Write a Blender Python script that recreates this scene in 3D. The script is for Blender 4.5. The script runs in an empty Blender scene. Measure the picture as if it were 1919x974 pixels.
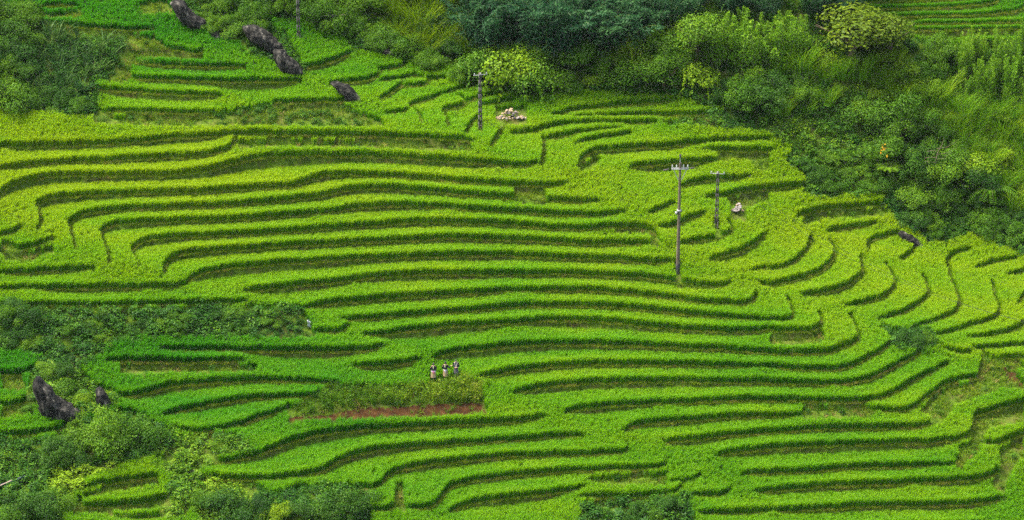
import bpy, bmesh, math, random
import numpy as np
from mathutils import Vector, Matrix, noise as mnoise

# ---------------------------------------------------------------- camera, sky, sun, exposure
sc = bpy.context.scene
F_PX, PITCH, DIST = 5390.0, math.radians(22.0), 205.0
CAM = np.array([0.0, -DIST, DIST * math.tan(PITCH)])
cam_d = bpy.data.cameras.new('camera')
cam_d.sensor_width = 36.0
cam_d.lens = F_PX * 36.0 / 1919.0
cam_d.clip_start, cam_d.clip_end = 1.0, 5000.0
cam = bpy.data.objects.new('camera', cam_d)
cam.location = CAM
cam.rotation_euler = (math.radians(90) - PITCH, 0, 0)
sc.collection.objects.link(cam)
sc.camera = cam

SUN_EL, SUN_AZ = 64.0, -75.0
world = bpy.data.worlds.new('World')
sc.world = world
world.use_nodes = True
wn = world.node_tree
sky = wn.nodes.new('ShaderNodeTexSky')
sky.sky_type = 'NISHITA'
sky.sun_disc = False
sky.sun_elevation = math.radians(SUN_EL)
sky.sun_rotation = math.radians(SUN_AZ)
sky.dust_density = 7.0
sky.ozone_density = 0.2
sky.air_density = 0.8
wn.links.new(sky.outputs[0], wn.nodes['Background'].inputs[0])
wn.nodes['Background'].inputs[1].default_value = 0.15
sun_d = bpy.data.lights.new('sun', 'SUN')
sun_d.energy = 1.5
sun_d.angle = math.radians(22)
sun_d.color = (1.0, 0.93, 0.78)
sun = bpy.data.objects.new('sun', sun_d)
sd = Vector((math.sin(math.radians(SUN_AZ)) * math.cos(math.radians(SUN_EL)),
             math.cos(math.radians(SUN_AZ)) * math.cos(math.radians(SUN_EL)), math.sin(math.radians(SUN_EL))))
sun.rotation_euler = sd.to_track_quat('Z', 'Y').to_euler()
sc.collection.objects.link(sun)
sc.view_settings.view_transform = 'Standard'
sc.view_settings.look = 'None'
sc.view_settings.exposure = 1.85
sc.view_settings.gamma = 1.0
sc.cycles.sample_clamp_direct = 0.9
sc.cycles.sample_clamp_indirect = 0.5
sc.cycles.max_bounces = 8
sc.cycles.diffuse_bounces = 4
sc.cycles.transmission_bounces = 6
sc.cycles.use_denoising = False

rng = np.random.default_rng(7)
random.seed(7)
COL = sc.collection

# ---------------------------------------------------------------- the terrace edges, as surveyed on the hillside
OFF = {'A': 0, 'B': 480, 'C': 960, 'D': 1439, '1': 0, '2': 325, '3': 649}
RISERS = """
A1 0,842 200,840 440,832 750,818 900,800 1060,788 1310,778 1439,770 B1 400,775 700,785 1000,795 1160,800 1215,815
A1 0,970 130,945 350,928 600,918 900,905 1100,895 1250,870 1310,835 1322,790
A2 0,140 30,95 200,42 400,27 700,32 1000,22 1150,5 A1 1300,940 1439,903 B1 200,893 400,890 700,893 1000,915 1250,935 1439,945 C1 60,950 130,942
A2 215,335 238,290 222,235 205,195 260,160 450,140 800,125 1100,125 1300,108 1439,103 B2 100,98 240,80 330,35 420,20 700,30 1000,50 1200,65 1439,85 C2 200,85 290,82
A2 420,430 405,360 385,300 400,275 470,245 600,225 800,213 1000,210 1200,200 1439,185 B2 150,172 300,155 400,135 500,110 650,98 800,100 1000,120 1200,140 1439,155 C2 100,165 250,172 480,180
A2 620,525 605,450 590,400 570,355 590,320 660,298 800,292 1000,285 1200,278 1439,270 B2 250,250 470,230 520,212 700,198 850,195 1000,205 1200,220 1439,235 C2 200,243 400,252 520,258 630,245
A2 785,550 770,510 750,470 745,440 800,400 900,382 1100,370 1439,357 B2 300,335 600,315 800,298 880,290 1050,290 1200,295 1439,308 C2 200,325 440,332 480,320 600,318 750,318 790,345 820,405
A2 920,575 925,540 945,500 1000,475 1100,458 1300,448 1439,440 B2 300,415 600,402 900,390 1100,380 1250,382 1439,387 C2 200,400 400,412 600,415 690,418 770,412
A2 1060,625 1090,595 1150,570 1250,550 1439,538 B2 200,520 500,500 700,490 1000,485 1200,478 1439,477 C2 250,490 450,495 600,505 740,518 890,515
A2 1380,680 1439,673 B2 200,650 400,632 600,605 800,590 1000,582 1200,585 1439,581 C2 300,580 500,590 700,600 850,615 1000,640 1190,655 1215,635
B2 270,775 400,750 600,730 900,710 1100,695 1300,685 1439,680 C2 200,675 400,675 600,685 800,705 1000,735 1150,748 1300,755 1360,742 1370,690
B2 480,845 600,832 900,812 1100,798 1300,780 1439,766 C2 300,758 500,765 700,775 900,800 1100,818 1300,832 1439,850 D2 110,848 150,832 130,770 105,720
B2 600,930 680,930 750,915 900,895 1100,875 1250,868 1439,858 C2 200,842 350,842 500,848 700,868 900,885 1100,902 1340,908 1439,890 D2 60,905 230,905 285,885 305,850 285,800
B3 1000,70 1150,45 1300,30 1439,14 C3 300,3 600,8 900,22 1200,38 1439,55 D3 200,62 330,55 400,30 470,0 D2 515,950 500,910 470,840 465,815
B3 1260,190 1350,175 1439,157 C3 200,130 350,118 600,118 900,122 1200,128 1439,135 D3 250,148 400,150 500,120 600,60 700,5 D2 695,955 650,880 625,862
C3 10,280 100,258 250,235 400,222 650,215 1000,215 1439,222 D3 250,228 450,230 560,205 700,135 800,80 855,55
C3 300,385 450,355 700,345 1000,335 1250,318 1439,318 D3 300,328 550,325 640,310 720,270 850,190 1000,120 1012,113
C3 635,490 700,460 850,440 1100,425 1300,412 1439,410 D3 180,408
D3 590,372 680,380 770,380 830,350 950,260 1000,225 1100,205 1215,185 1232,160
C3 860,555 980,545 1100,530 1300,512 1439,498 D3 250,485 500,478 800,475 900,460 935,435
C3 1150,630 1300,605 1439,588 D3 300,575 700,565 950,555 1100,535 1160,490 1150,430 1180,400 1300,365 1439,330 1700,300
C3 1300,735 1439,728 D3 200,725 450,700 700,690 1045,690
D3 1195,560 1290,572 1330,545 1439,505 1700,470
C3 1370,840 1439,833 D3 250,805 500,795 800,785 1100,775 1260,745 1290,720
D3 30,945 100,945 300,925 600,915 900,915 1200,900 1310,875
C3 1060,960 1200,958 1439,950
B3 600,1090 1000,1080 1439,1085 C3 600,1080 1439,1060 D3 600,1040 1200,1020
B3 600,1190 1439,1190 C3 800,1190 1439,1180 D3 900,1160 1439,1100
A3 600,108 800,100 1100,107 1370,97
A3 640,305 760,295 900,255 1000,235 1200,220 1439,211 B3 250,215 450,230
A3 920,415 1000,380 1150,350 1300,325 1439,312 B3 200,302 390,298
A3 985,480 1060,508 1250,485 1370,455 1439,415 B3 100,400 165,365
A3 1150,680 1300,660 1439,632 B3 100,595 250,535 450,498 700,478 1000,465 1439,443 C3 100,432 175,418
A3 1140,760 1439,768 B3 200,755 350,730 440,680 480,645 600,610 800,590 1000,575 1250,558 1439,545 C3 200,528 350,520 390,528
B3 20,870 250,880 400,850 600,830 700,800 740,740 790,710 900,690 1100,665 1300,645 1439,637 C3 200,632 400,625 640,618 652,598
B3 640,945 780,930 805,860 790,790
B3 850,935 1000,920 1050,860 1080,800 1200,775 1439,742 C3 300,720 600,708 830,705 855,685
B3 1090,945 1210,890 1439,866 C3 150,850 400,820
C3 380,866 600,866 930,852 955,800
C3 870,787 1000,787 1045,758
C3 1010,862 1190,857 1225,830
A3 470,922 700,908 850,890 945,872
A3 400,835 600,790 800,762 890,752
A3 620,985 800,985 1010,965
A3 0,178 130,174 200,150
A3 0,352 100,345 150,320
A3 0,522 250,512 400,460
A2 0,368 80,352 115,325
A2 0,458 150,442 240,412 290,400
A2 0,582 250,572 510,556
A2 0,670 500,662 980,656 1025,640
A2 0,767 500,760 1000,752 1300,750 1385,740
A2 1380,832 1439,836 B2 150,830 270,818
B2 320,912 490,907 512,870
A3 900,40 1100,42 1439,42 B3 300,47 650,42 712,18
B3 540,132 700,127 850,117 905,90
A1 200,145 400,165 600,178 850,186
A1 735,365 900,380 1100,390 1300,393 1372,396
A1 720,450 900,462 1200,472 1439,478 B1 240,472
B1 100,592 300,588 520,586
A1 530,517 800,537 1000,547 1230,547
A1 600,640 900,648 1200,652
A1 740,290 850,275 1000,300 1100,318 1138,305
A1 250,48 420,48
B1 250,402 400,370 500,335 525,320
B1 430,478 560,475 680,455 697,420
B1 690,412 820,402 832,372
B1 700,467 880,457 892,430
B1 830,502 950,492 972,470
B1 700,572 780,525 822,480
B1 730,655 860,642 872,602 960,580 1040,552
B1 935,705 905,645 872,612
B1 1080,730 1075,680 1040,630 1150,622 1180,592 1135,555
B1 1170,790 1200,720 1247,680
B1 1320,832 1370,760 1412,680 1402,650
B1 1070,542 1220,500
B1 1180,585 1365,542
B1 1270,608 1439,580
B1 850,442 1000,467 1050,457
C1 230,667 350,637 550,612 800,597 900,587
C1 340,682 500,674 700,662 1000,667 1100,652
C1 0,772 130,760 250,720 400,705 600,716 800,705
C1 190,802 300,777 450,757 600,747
C1 360,827 500,792 660,772
C1 370,960 392,905 460,862 600,852 900,842 1000,817 1439,807
C1 1080,862 1250,864 1439,862
C1 170,930 185,850 165,790
C1 660,957 800,942 1000,927 1140,917
C2 950,90 1000,67 1150,52 1325,44
C2 1090,157 1200,142 1300,114 1439,103 D2 185,93
D2 165,275 190,245 300,222 450,207 630,197
D2 335,352 420,332 600,302
D2 565,445 555,405 650,372 720,354
D2 750,512 800,472 832,430
D2 0,560 120,535 170,500 240,425 240,388
C2 1380,642 1439,655 D2 100,627 250,590 330,540 380,480 370,430 345,400
C2 1110,495 1200,480 1330,432 1410,382 1420,355
C2 950,413 1080,392 1200,372 1250,340 1210,290
C2 810,332 930,302 1040,260 1080,245
C2 760,252 830,222 892,190
C2 1345,572 1439,545
D2 200,702 300,692 450,652 520,592 540,560 510,510 525,480
D2 440,768 550,742 650,712 722,650 700,590 660,535
D2 625,843 750,803 860,752 912,690 880,620 865,600
D2 820,883 880,872 960,842 1050,802 1087,750 1040,640 1010,560 1005,510 1060,467 1130,452
D2 940,933 1050,902 1200,862 1280,832 1307,800 1270,700 1250,640
D2 1165,553 1250,522 1390,497
D2 1140,943 1250,932 1400,892 1439,862 1600,800
D2 1350,597 1439,572 1600,540
D2 1405,755 1439,690 1600,650
D3 990,40 1060,58 1130,62
D3 1150,33 1439,12 1600,0
D3 1195,128 1340,133 1350,108
D3 1290,88 1439,82 1600,75
"""
FAR_RISERS = """
D1 450,-20 900,-30 1300,-40
D1 500,22 900,15 1200,2 1300,-20
D1 500,68 700,62 1000,53 1270,32 1290,12
D1 620,112 900,102 1200,97 1400,77 1440,55
D1 830,150 1100,143 1500,138
D1 830,182 1250,180 1500,172
D1 1100,245 1439,242 1600,240
"""


def parse_lines(txt):
    out = []
    for ln in txt.strip().splitlines():
        pts, ox, oy = [], 0, 0
        for tok in ln.split():
            if tok[0] in 'ABCD':
                ox, oy = OFF[tok[0]], OFF[tok[1]]
            else:
                x, y = tok.split(',')
                pts.append((ox + float(x) / 2.998, oy + float(y) / 2.998))
        out.append(np.array(pts))
    return out


def resample(p, step):
    d = np.r_[0, np.cumsum(np.hypot(*np.diff(p, axis=0).T))]
    n = max(2, int(d[-1] / step) + 1)
    t = np.linspace(0, d[-1], n)
    return np.c_[np.interp(t, d, p[:, 0]), np.interp(t, d, p[:, 1])]


def chaikin(p, k=2):
    for _ in range(k):
        q = np.empty((2 * len(p), 2))
        q[0], q[-1] = p[0], p[-1]
        q[1:-1:2] = 0.75 * p[:-1] + 0.25 * p[1:]
        q[2:-1:2] = 0.25 * p[:-1] + 0.75 * p[1:]
        p = q
    return p


def wobble(p, amp):
    s = np.arange(len(p)) * 1.0
    a = rng.uniform(0, 6.28, 5)
    w = sum(np.sin(s * f + a[i]) for i, f in enumerate((0.11, 0.23, 0.47, 0.83, 1.31))) / 2.2
    t = np.gradient(p, axis=0)
    nrm = np.c_[-t[:, 1], t[:, 0]] / (np.hypot(*t.T)[:, None] + 1e-9)
    return p + nrm * (w * amp)[:, None]


RAW = parse_lines(RISERS)
LINES = [wobble(resample(chaikin(p), 6.0), 0.9) for p in RAW]
LINES += [wobble(resample(chaikin(p), 6.0), 0.5) for p in parse_lines(FAR_RISERS)]


def ray(u, v):
    """direction through a picture position, scaled so that its forward (y) component is 1"""
    x = (np.asarray(u, float) - 959.5) / F_PX
    y = -(np.asarray(v, float) - 487.0) / F_PX
    dy = math.cos(PITCH) + y * math.sin(PITCH)
    dz = -math.sin(PITCH) + y * math.cos(PITCH)
    return x / dy, dz / dy


# ---------------------------------------------------------------- the smooth hillside (least squares survey of the terrace edges)
CU = np.arange(-300, 2221, 20.0)
CV = np.arange(-200, 1181, 20.0)
SL_U = [0, 300, 600, 900, 1200, 1500, 1800]
SL_V = [-200, 0, 80, 160, 230, 300, 400, 450, 500, 600, 700, 850, 1180]
SL = np.array([
    [30, 30, 35, 38, 38, 38, 35],
    [30, 26, 30, 38, 40, 38, 30],
    [28, 26, 16, 34, 40, 40, 35],
    [28, 30, 15, 17, 34, 42, 40],
    [16, 28, 18, 15, 15, 36, 40],
    [26, 30, 30, 26, 15, 28, 40],
    [28, 31, 32, 31, 26, 13, 36],
    [30, 31, 32, 32, 29, 11, 20],
    [28, 30, 32, 32, 30, 11, 10],
    [32, 32, 32, 33, 32, 24, 11],
    [25, 27, 27, 31, 32, 30, 19],
    [27, 27, 29, 31, 31, 31, 29],
    [28, 28, 28, 28, 28, 28, 28]], float)


def bilin(gu, gv, g, u, v):
    u = np.clip(np.asarray(u, float), gu[0], gu[-1] - 1e-6)
    v = np.clip(np.asarray(v, float), gv[0], gv[-1] - 1e-6)
    fj = (u - gu[0]) / (gu[1] - gu[0])
    fi = (v - gv[0]) / (gv[1] - gv[0])
    j, i = fj.astype(int), fi.astype(int)
    a, b = fj - j, fi - i
    return (g[i, j] * (1 - a) * (1 - b) + g[i, j + 1] * a * (1 - b) + g[i + 1, j] * (1 - a) * b + g[i + 1, j + 1] * a * b)


def slope_at(u, v):
    rows = np.array([np.interp(u, SL_U, r) for r in SL])         # (nV, n)
    out = np.empty(len(u))
    for k in range(len(u)):
        out[k] = np.interp(v[k], SL_V, rows[:, k])
    return out


def solve_hillside():
    nu, nv = len(CU), len(CV)
    N = nu * nv
    idx = np.arange(N).reshape(nv, nu)
    rows, cols, vals, rhs = [], [], [], []
    ne = 0

    def add(ci, cv, b):
        nonlocal ne
        m = len(b)
        k = len(ci)
        r = np.arange(ne, ne + m)
        for c, w in zip(ci, cv):
            rows.append(r); cols.append(c.ravel()); vals.append(np.broadcast_to(w, (m,)).astype(float))
        rhs.append(np.asarray(b, float))
        ne += m
    uu, vv = np.meshgrid(CU, CV)
    # slope of the hillside
    um, vm = uu[:-1], (vv[:-1] + vv[1:]) / 2
    s = np.radians(slope_at(um.ravel(), vm.ravel()))
    dzm = -ray(um.ravel(), vm.ravel())[1]
    k = DIST * (1 + dzm ** 2) / F_PX * math.cos(PITCH) ** 0 / (np.tan(s) + dzm) * 20.0
    w = 1.0 / k
    add([idx[:-1], idx[1:]], [w, -w], k * w)
    # smoothness
    o = np.zeros(idx[:, 1:-1].size)
    add([idx[:, :-2], idx[:, 1:-1], idx[:, 2:]], [0.7, -1.4, 0.7], o)
    o = np.zeros(idx[1:-1].size)
    add([idx[:-2], idx[1:-1], idx[2:]], [0.5, -1.0, 0.5], o)
    add([idx[:, :-1], idx[:, 1:]], [0.02, -0.02], np.zeros(idx[:, 1:].size))
    add([idx[np.abs(CV - 480).argmin(), np.abs(CU - 960).argmin()].reshape(1)], [50.0], [50.0 * DIST])
    # every terrace edge is level
    for p in LINES:
        q = resample(p, 20.0)
        j = np.clip(((q[:, 0] - CU[0]) / 20).astype(int), 0, nu - 2)
        i = np.clip(((q[:, 1] - CV[0]) / 20).astype(int), 0, nv - 2)
        a = np.clip((q[:, 0] - CU[j]) / 20, 0, 1); b = np.clip((q[:, 1] - CV[i]) / 20, 0, 1)
        dz = ray(q[:, 0], q[:, 1])[1]
        ci = [idx[i, j], idx[i, j + 1], idx[i + 1, j], idx[i + 1, j + 1]]
        cw = [(1 - a) * (1 - b) * dz, a * (1 - b) * dz, (1 - a) * b * dz, a * b * dz]
        WL = 4.0
        add([c[:-1] for c in ci] + [c[1:] for c in ci], [-WL * w[:-1] for w in cw] + [WL * w[1:] for w in cw], np.zeros(len(q) - 1))
    R = np.concatenate(rows); Cc = np.concatenate(cols); V = np.concatenate(vals); B = np.concatenate(rhs)

    def A(x):
        return np.bincount(R, V * x[Cc], minlength=ne)

    def AT(y):
        return np.bincount(Cc, V * y[R], minlength=N)
    dg = np.bincount(Cc, V * V, minlength=N) + 1e-9
    # start: integrate the slopes
    x = np.full((nv, nu), DIST)
    kk = k.reshape(nv - 1, nu)
    for i in range(nv - 2, -1, -1):
        x[i] = x[i + 1] + kk[i]
    x -= x[np.abs(CV - 480).argmin(), np.abs(CU - 960).argmin()] - DIST
    x = x.ravel()
    r = AT(B - A(x)); z = r / dg; p = z.copy(); rz = r @ z
    for it in range(1500):
        Ap = AT(A(p))
        al = rz / (p @ Ap)
        x += al * p
        r -= al * Ap
        z = r / dg
        rz2 = r @ z
        if rz2 < 1e-9:
            break
        p = z + rz2 / rz * p
        rz = rz2
    return x.reshape(nv, nu)


YC = solve_hillside()


def cubic(gu, gv, g, u, v):
    """smooth (Catmull-Rom) lookup in a regular grid"""
    u = np.clip(np.asarray(u, float), gu[0] + 1e-6, gu[-1] - 1e-6)
    v = np.clip(np.asarray(v, float), gv[0] + 1e-6, gv[-1] - 1e-6)
    fj = (u - gu[0]) / (gu[1] - gu[0]); fi = (v - gv[0]) / (gv[1] - gv[0])
    j, i = fj.astype(int), fi.astype(int)
    a, b = fj - j, fi - i

    def w(t):
        return [(-t + 2 * t * t - t ** 3) / 2, (2 - 5 * t * t + 3 * t ** 3) / 2, (t + 4 * t * t - 3 * t ** 3) / 2, (t ** 3 - t * t) / 2]
    wa, wb = w(a), w(b)
    out = 0
    for m in range(4):
        ii = np.clip(i + m - 1, 0, g.shape[0] - 1)
        for n in range(4):
            jj = np.clip(j + n - 1, 0, g.shape[1] - 1)
            out = out + wb[m] * wa[n] * g[ii, jj]
    return out


def base_point(u, v):
    Y = cubic(CU, CV, YC, u, v)
    dx, dz = ray(u, v)
    return CAM[0] + Y * dx, CAM[1] + Y, CAM[2] + Y * dz


# ---------------------------------------------------------------- ground that is not planted with rice (outlines)
def poly(s, scale=None):
    if scale:
        ox, oy = OFF[scale[0]], OFF[scale[1]]
        return np.array([(ox + float(a.split(',')[0]) / 2.998, oy + float(a.split(',')[1]) / 2.998) for a in s.split()])
    return np.array([[float(c) for c in a.split(',')] for a in s.split()])


VEG = [
    poly('-200,-60 0,12 60,28 75,52 150,62 240,66 247,92 225,135 182,165 184,208 215,228 150,222 0,213 -200,213'),
    poly('335,-100 335,20 400,62 420,82 450,86 465,106 550,138 572,132 545,85 500,45 470,20 450,-100'),
    poly('450,-220 470,20 500,38 560,46 640,76 660,96 700,106 790,122 840,130 850,160 880,165 960,182 1000,184 1060,175 1200,182 1270,186 1310,205 1370,212 1235,232 1245,242 1440,256 1480,275 1472,312 1512,352 1500,372 1560,378 1652,372 1652,392 1690,430 1740,466 1820,452 1925,490 2300,480 2300,86 1930,84 1860,80 1770,84 1690,66 1640,40 1618,-10 1618,-220'),
    poly('-200,583 130,580 560,577 575,602 592,640 480,640 260,640 205,652 195,672 150,690 165,715 215,740 215,770 150,790 45,765 55,700 80,672 0,666 -200,666'),
    poly('-200,835 100,822 165,792 240,770 330,820 318,850 240,880 160,905 130,940 110,1000 -200,1000'),
    poly('328,822 440,815 470,850 380,880 350,975 300,975 320,900 300,872'),
    poly('370,905 470,905 510,930 560,910 600,915 690,915 700,1000 370,1000'),
    poly('1090,945 1150,935 1290,935 1300,1000 1080,1000'),
    poly('1150,650 1160,640', None) if False else poly('1640,620 1745,622 1750,662 1690,665'),
]
BANK = [
    poly('1838,660 1890,690 1919,720 1925,735 1850,725 1830,700'),
    poly('185,432 165,345 300,300 400,232 700,234 1000,226 1200,205 1262,215 1275,320 1300,378 1150,404 500,420', 'B3'),
    poly('0,838 290,836 320,905 310,935 0,935', 'B2'),
    poly('0,592 500,590 540,630 700,690 715,725 480,722 0,716', 'B1'),
    poly('600,650 1210,655 1439,600 1439,716 1000,716 640,712 500,690', 'A1'),
    poly('0,785 800,792 1150,806 1220,830 1215,858 900,852 500,835 0,832', 'B1'),
    poly('1320,792 1439,785 1439,835 1330,840', 'A1'),
    poly('190,335 300,335 560,332 600,378 570,412 190,410', 'D3'),
    poly('840,360 960,265 1020,232 1220,195 1310,230 1290,260 1050,340 960,450 900,400', 'D3'),
    poly('1160,480 1160,420 1190,405 1439,340 1439,440 1240,470 1200,540 1180,600 1080,690 1050,690 1060,560 1130,540', 'D3'),
    poly('1290,575 1345,552 1439,512 1439,620 1350,720 1340,800 1300,830 1240,770 1300,740', 'D3'),
    poly('740,292 850,280 1100,320 1140,318 1130,345 900,330 760,335 700,345', 'A1'),
    poly('590,380 740,360 745,430 690,470 600,460', 'A1'),
    poly('180,150 500,170 780,195 900,240 960,290 700,330 650,300 760,240 500,200 200,240', 'A1'),
    poly('0,910 240,905 320,890 320,955 200,974 0,974', 'D2'),
    poly('0,90 185,95 190,170 20,165', 'C2'),
    poly('440,340 600,325 770,322 820,405 775,412 760,345', 'C2'),
    poly('420,745 700,720 870,720 860,790 440,785', 'C3'),
    poly('760,900 840,920 830,780 790,770', 'B3'),
    poly('0,180 130,178 130,250 0,250', 'A3'),
    poly('0,355 160,330 190,380 0,420', 'A3'),
    poly('660,110 1439,112 1439,155 900,160 680,165', 'A3'),
    poly('460,840 600,795 890,755 900,780 640,830 470,870', 'A3'),
    poly('360,880 460,855 470,925 620,910 900,870 980,870 990,900 640,950 400,960', 'A3'),
    poly('1145,865 1439,868 1439,960 1380,974 1320,900 1150,900', 'C1'),
    poly('0,0 180,0 200,60 0,60', 'C2') if False else poly('370,960 460,865 500,890 440,945', 'C1'),
    poly('190,93 600,20 760,0 760,-20 200,60', 'D2') if False else poly('1190,155 1310,118 1439,106 1439,150 1300,190 1240,170', 'C2'),
    poly('190,250 300,228 620,205 680,230 600,250 340,260 230,300 190,290', 'D2'),
    poly('0,380 0,460 40,500 180,500 300,450 290,410 160,450', 'A2'),
    poly('30,20 200,40 240,110 110,120 100,40', 'A1') if False else poly('90,20 180,20 250,90 400,60 460,60 460,100 220,110 100,90', 'A1'),
    poly('770,30 930,10 980,80 900,70 800,90', 'A1'),
    poly('1290,80 1300,130 1439,130 1439,100', 'D3'),
]
RED = [poly('190,392 400,385 500,355 800,338 1000,326 1260,308 1305,388 1150,424 500,442 190,442', 'B3'), poly('1310,120 1439,150 1439,240 1340,170', 'D3')]


def inside(pl, u, v):
    x, y = np.asarray(u), np.asarray(v)
    r = np.zeros(x.shape, bool)
    n = len(pl)
    for i in range(n):
        x0, y0 = pl[i]
        x1, y1 = pl[(i + 1) % n]
        if y0 == y1:
            continue
        c = ((y0 > y) != (y1 > y)) & (x < (x1 - x0) * (y - y0) / (y1 - y0) + x0)
        r ^= c
    return r


# ---------------------------------------------------------------- terracing: level every strip at the height of its own front edge
class Ground:
    pass


def vnoise(x, y, seed, octaves=3):
    """cheap value noise on arrays, about -1..1"""
    out = np.zeros(np.shape(x)); amp = 1.0; tot = 0
    for o in range(octaves):
        r = np.random.default_rng(seed + o)
        T = r.uniform(-1, 1, (256, 256))
        xi = np.floor(x).astype(int); yi = np.floor(y).astype(int)
        a = x - xi; b = y - yi
        a = a * a * (3 - 2 * a); b = b * b * (3 - 2 * b)
        g = lambda i, j: T[j % 256, i % 256]
        out = out + amp * (g(xi, yi) * (1 - a) * (1 - b) + g(xi + 1, yi) * a * (1 - b) + g(xi, yi + 1) * (1 - a) * b + g(xi + 1, yi + 1) * a * b)
        tot += amp
        amp *= 0.5; x = x * 2.03 + 11.7; y = y * 2.03 + 5.1
    return out / tot


def terrace(lines, GU, GV, X, Y, Z, loose, iters):
    """loose: weight with which unplanted ground keeps to the natural slope"""
    nv, nu = Z.shape
    du, dv = GU[1] - GU[0], GV[1] - GV[0]
    wx = np.full((nv, nu - 1), 1.6)
    wy = np.full((nv - 1, nu), 0.6)
    pin = np.full((nv, nu), 0.0004) + loose
    for p in lines:
        for (x0, y0), (x1, y1) in zip(p[:-1], p[1:]):
            # vertical grid edges crossed
            ja = (min(x0, x1) - GU[0]) / du; jb = (max(x0, x1) - GU[0]) / du
            for j in range(max(0, math.ceil(ja)), min(nu - 1, math.floor(jb)) + 1):
                if x1 != x0:
                    yy = y0 + (y1 - y0) * (GU[0] + j * du - x0) / (x1 - x0)
                    i = int(math.floor((yy - GV[0]) / dv))
                    if 0 <= i < nv - 1:
                        wy[i, j] = 0
                        s = 1 if x1 > x0 else -1        # uphill on the side left of travel
                        for q in range(2):
                            ii = i - q if s > 0 else i + 1 + q
                            if 0 <= ii < nv:
                                pin[ii, j] = max(pin[ii, j], 0.9)
                        for q in range(2):
                            ii = i + 1 + q if s > 0 else i - q
                            if 0 <= ii < nv and pin[ii, j] < 0.5:
                                pin[ii, j] = 0.0002
            ia = (min(y0, y1) - GV[0]) / dv; ib = (max(y0, y1) - GV[0]) / dv
            for i in range(max(0, math.ceil(ia)), min(nv - 1, math.floor(ib)) + 1):
                if y1 != y0:
                    xx = x0 + (x1 - x0) * (GV[0] + i * dv - y0) / (y1 - y0)
                    j = int(math.floor((xx - GU[0]) / du))
                    if 0 <= j < nu - 1:
                        wx[i, j] = 0
                        s = 1 if y1 > y0 else -1        # going down the picture: left of travel is +x
                        for q in range(2):
                            jj = j + 1 + q if s > 0 else j - q
                            if 0 <= jj < nu:
                                pin[i, jj] = max(pin[i, jj], 0.9)
    diag = pin.copy()
    diag[:, :-1] += wx; diag[:, 1:] += wx; diag[:-1] += wy; diag[1:] += wy

    def A(z):
        r = pin * z
        d = wx * (z[:, 1:] - z[:, :-1])
        r[:, :-1] -= d; r[:, 1:] += d
        d = wy * (z[1:] - z[:-1])
        r[:-1] -= d; r[1:] += d
        return r
    z = Z.copy()
    r = pin * Z - A(z)
    m = r / diag; p = m.copy(); rz = (r * m).sum()
    for _ in range(iters):
        Ap = A(p)
        al = rz / (p * Ap).sum()
        z += al * p
        r -= al * Ap
        m = r / diag
        rz2 = (r * m).sum()
        p = m + rz2 / rz * p
        rz = rz2
    cut = np.zeros((nv - 1, nu - 1), bool)
    cut |= (wx[:-1] == 0) | (wx[1:] == 0) | (wy[:, :-1] == 0) | (wy[:, 1:] == 0)
    return z, cut


def dilate(m, k=1):
    for _ in range(k):
        n = m.copy()
        n[1:] |= m[:-1]; n[:-1] |= m[1:]; n[:, 1:] |= m[:, :-1]; n[:, :-1] |= m[:, 1:]
        m = n
    return m


G = Ground()
G.U = np.arange(-170, 2091, 2.5)
G.V = np.arange(-150, 1121, 2.5)
uu, vv = np.meshgrid(G.U, G.V)
G.veg = np.zeros(uu.shape, bool)
for pl in VEG:
    G.veg |= inside(pl, uu + 6 * vnoise(uu / 18, vv / 18, 3), vv + 6 * vnoise(uu / 18, vv / 18, 9))
G.bank = np.zeros(uu.shape, bool)
for pl in BANK:
    G.bank |= inside(pl, uu + 3 * vnoise(uu / 12, vv / 12, 13), vv + 2 * vnoise(uu / 12, vv / 12, 19))
_b = G.bank.copy()
for _k in range(1, 4):
    G.bank[_k:] |= _b[:-_k]                            # crops at the foot of a bank hide its lowest part
G.red = np.zeros(uu.shape, bool)
for pl in RED:
    G.red |= inside(pl, uu + 5 * vnoise(uu / 9, vv / 9, 23), vv + 5 * vnoise(uu / 7, vv / 9, 29))
G.X, G.Y, G.S = base_point(uu, vv)
loose = np.where(G.veg, 0.05, 0.0) + np.where(G.bank & ~G.veg, 0.02, 0.0)
G.Z, G.cut = terrace(LINES, G.U, G.V, G.X, G.Y, G.S, loose, 260)
G.Z += np.where(G.veg, 0.35 * vnoise(G.X / 2.2, G.Y / 2.2, 31), 0.0) + np.where(G.bank, 0.10 * vnoise(G.X / .8, G.Y / .8, 41), 0.015 * vnoise(G.X / 0.5, G.Y / 0.5, 51))


def ground_at(u, v):
    j = np.clip(((np.asarray(u) - G.U[0]) / 2.5).round().astype(int), 0, len(G.U) - 1)
    i = np.clip(((np.asarray(v) - G.V[0]) / 2.5).round().astype(int), 0, len(G.V) - 1)
    return np.stack([G.X[i, j], G.Y[i, j], G.Z[i, j]], -1)


def mpp(u, v):
    """metres that one photo pixel spans at that place"""
    p = ground_at(u, v)
    return np.sqrt(((p - CAM) ** 2).sum(-1)) / F_PX


# ---------------------------------------------------------------- materials
def new_mat(name):
    m = bpy.data.materials.new(name)
    m.use_nodes = True
    nt = m.node_tree
    for n in list(nt.nodes):
        nt.nodes.remove(n)
    out = nt.nodes.new('ShaderNodeOutputMaterial')
    return m, nt, out


def nd(nt, kind, **kw):
    n = nt.nodes.new(kind)
    for k, v in kw.items():
        if k.startswith('i_'):
            n.inputs[int(k[2:])].default_value = v
        else:
            setattr(n, k, v)
    return n


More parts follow.
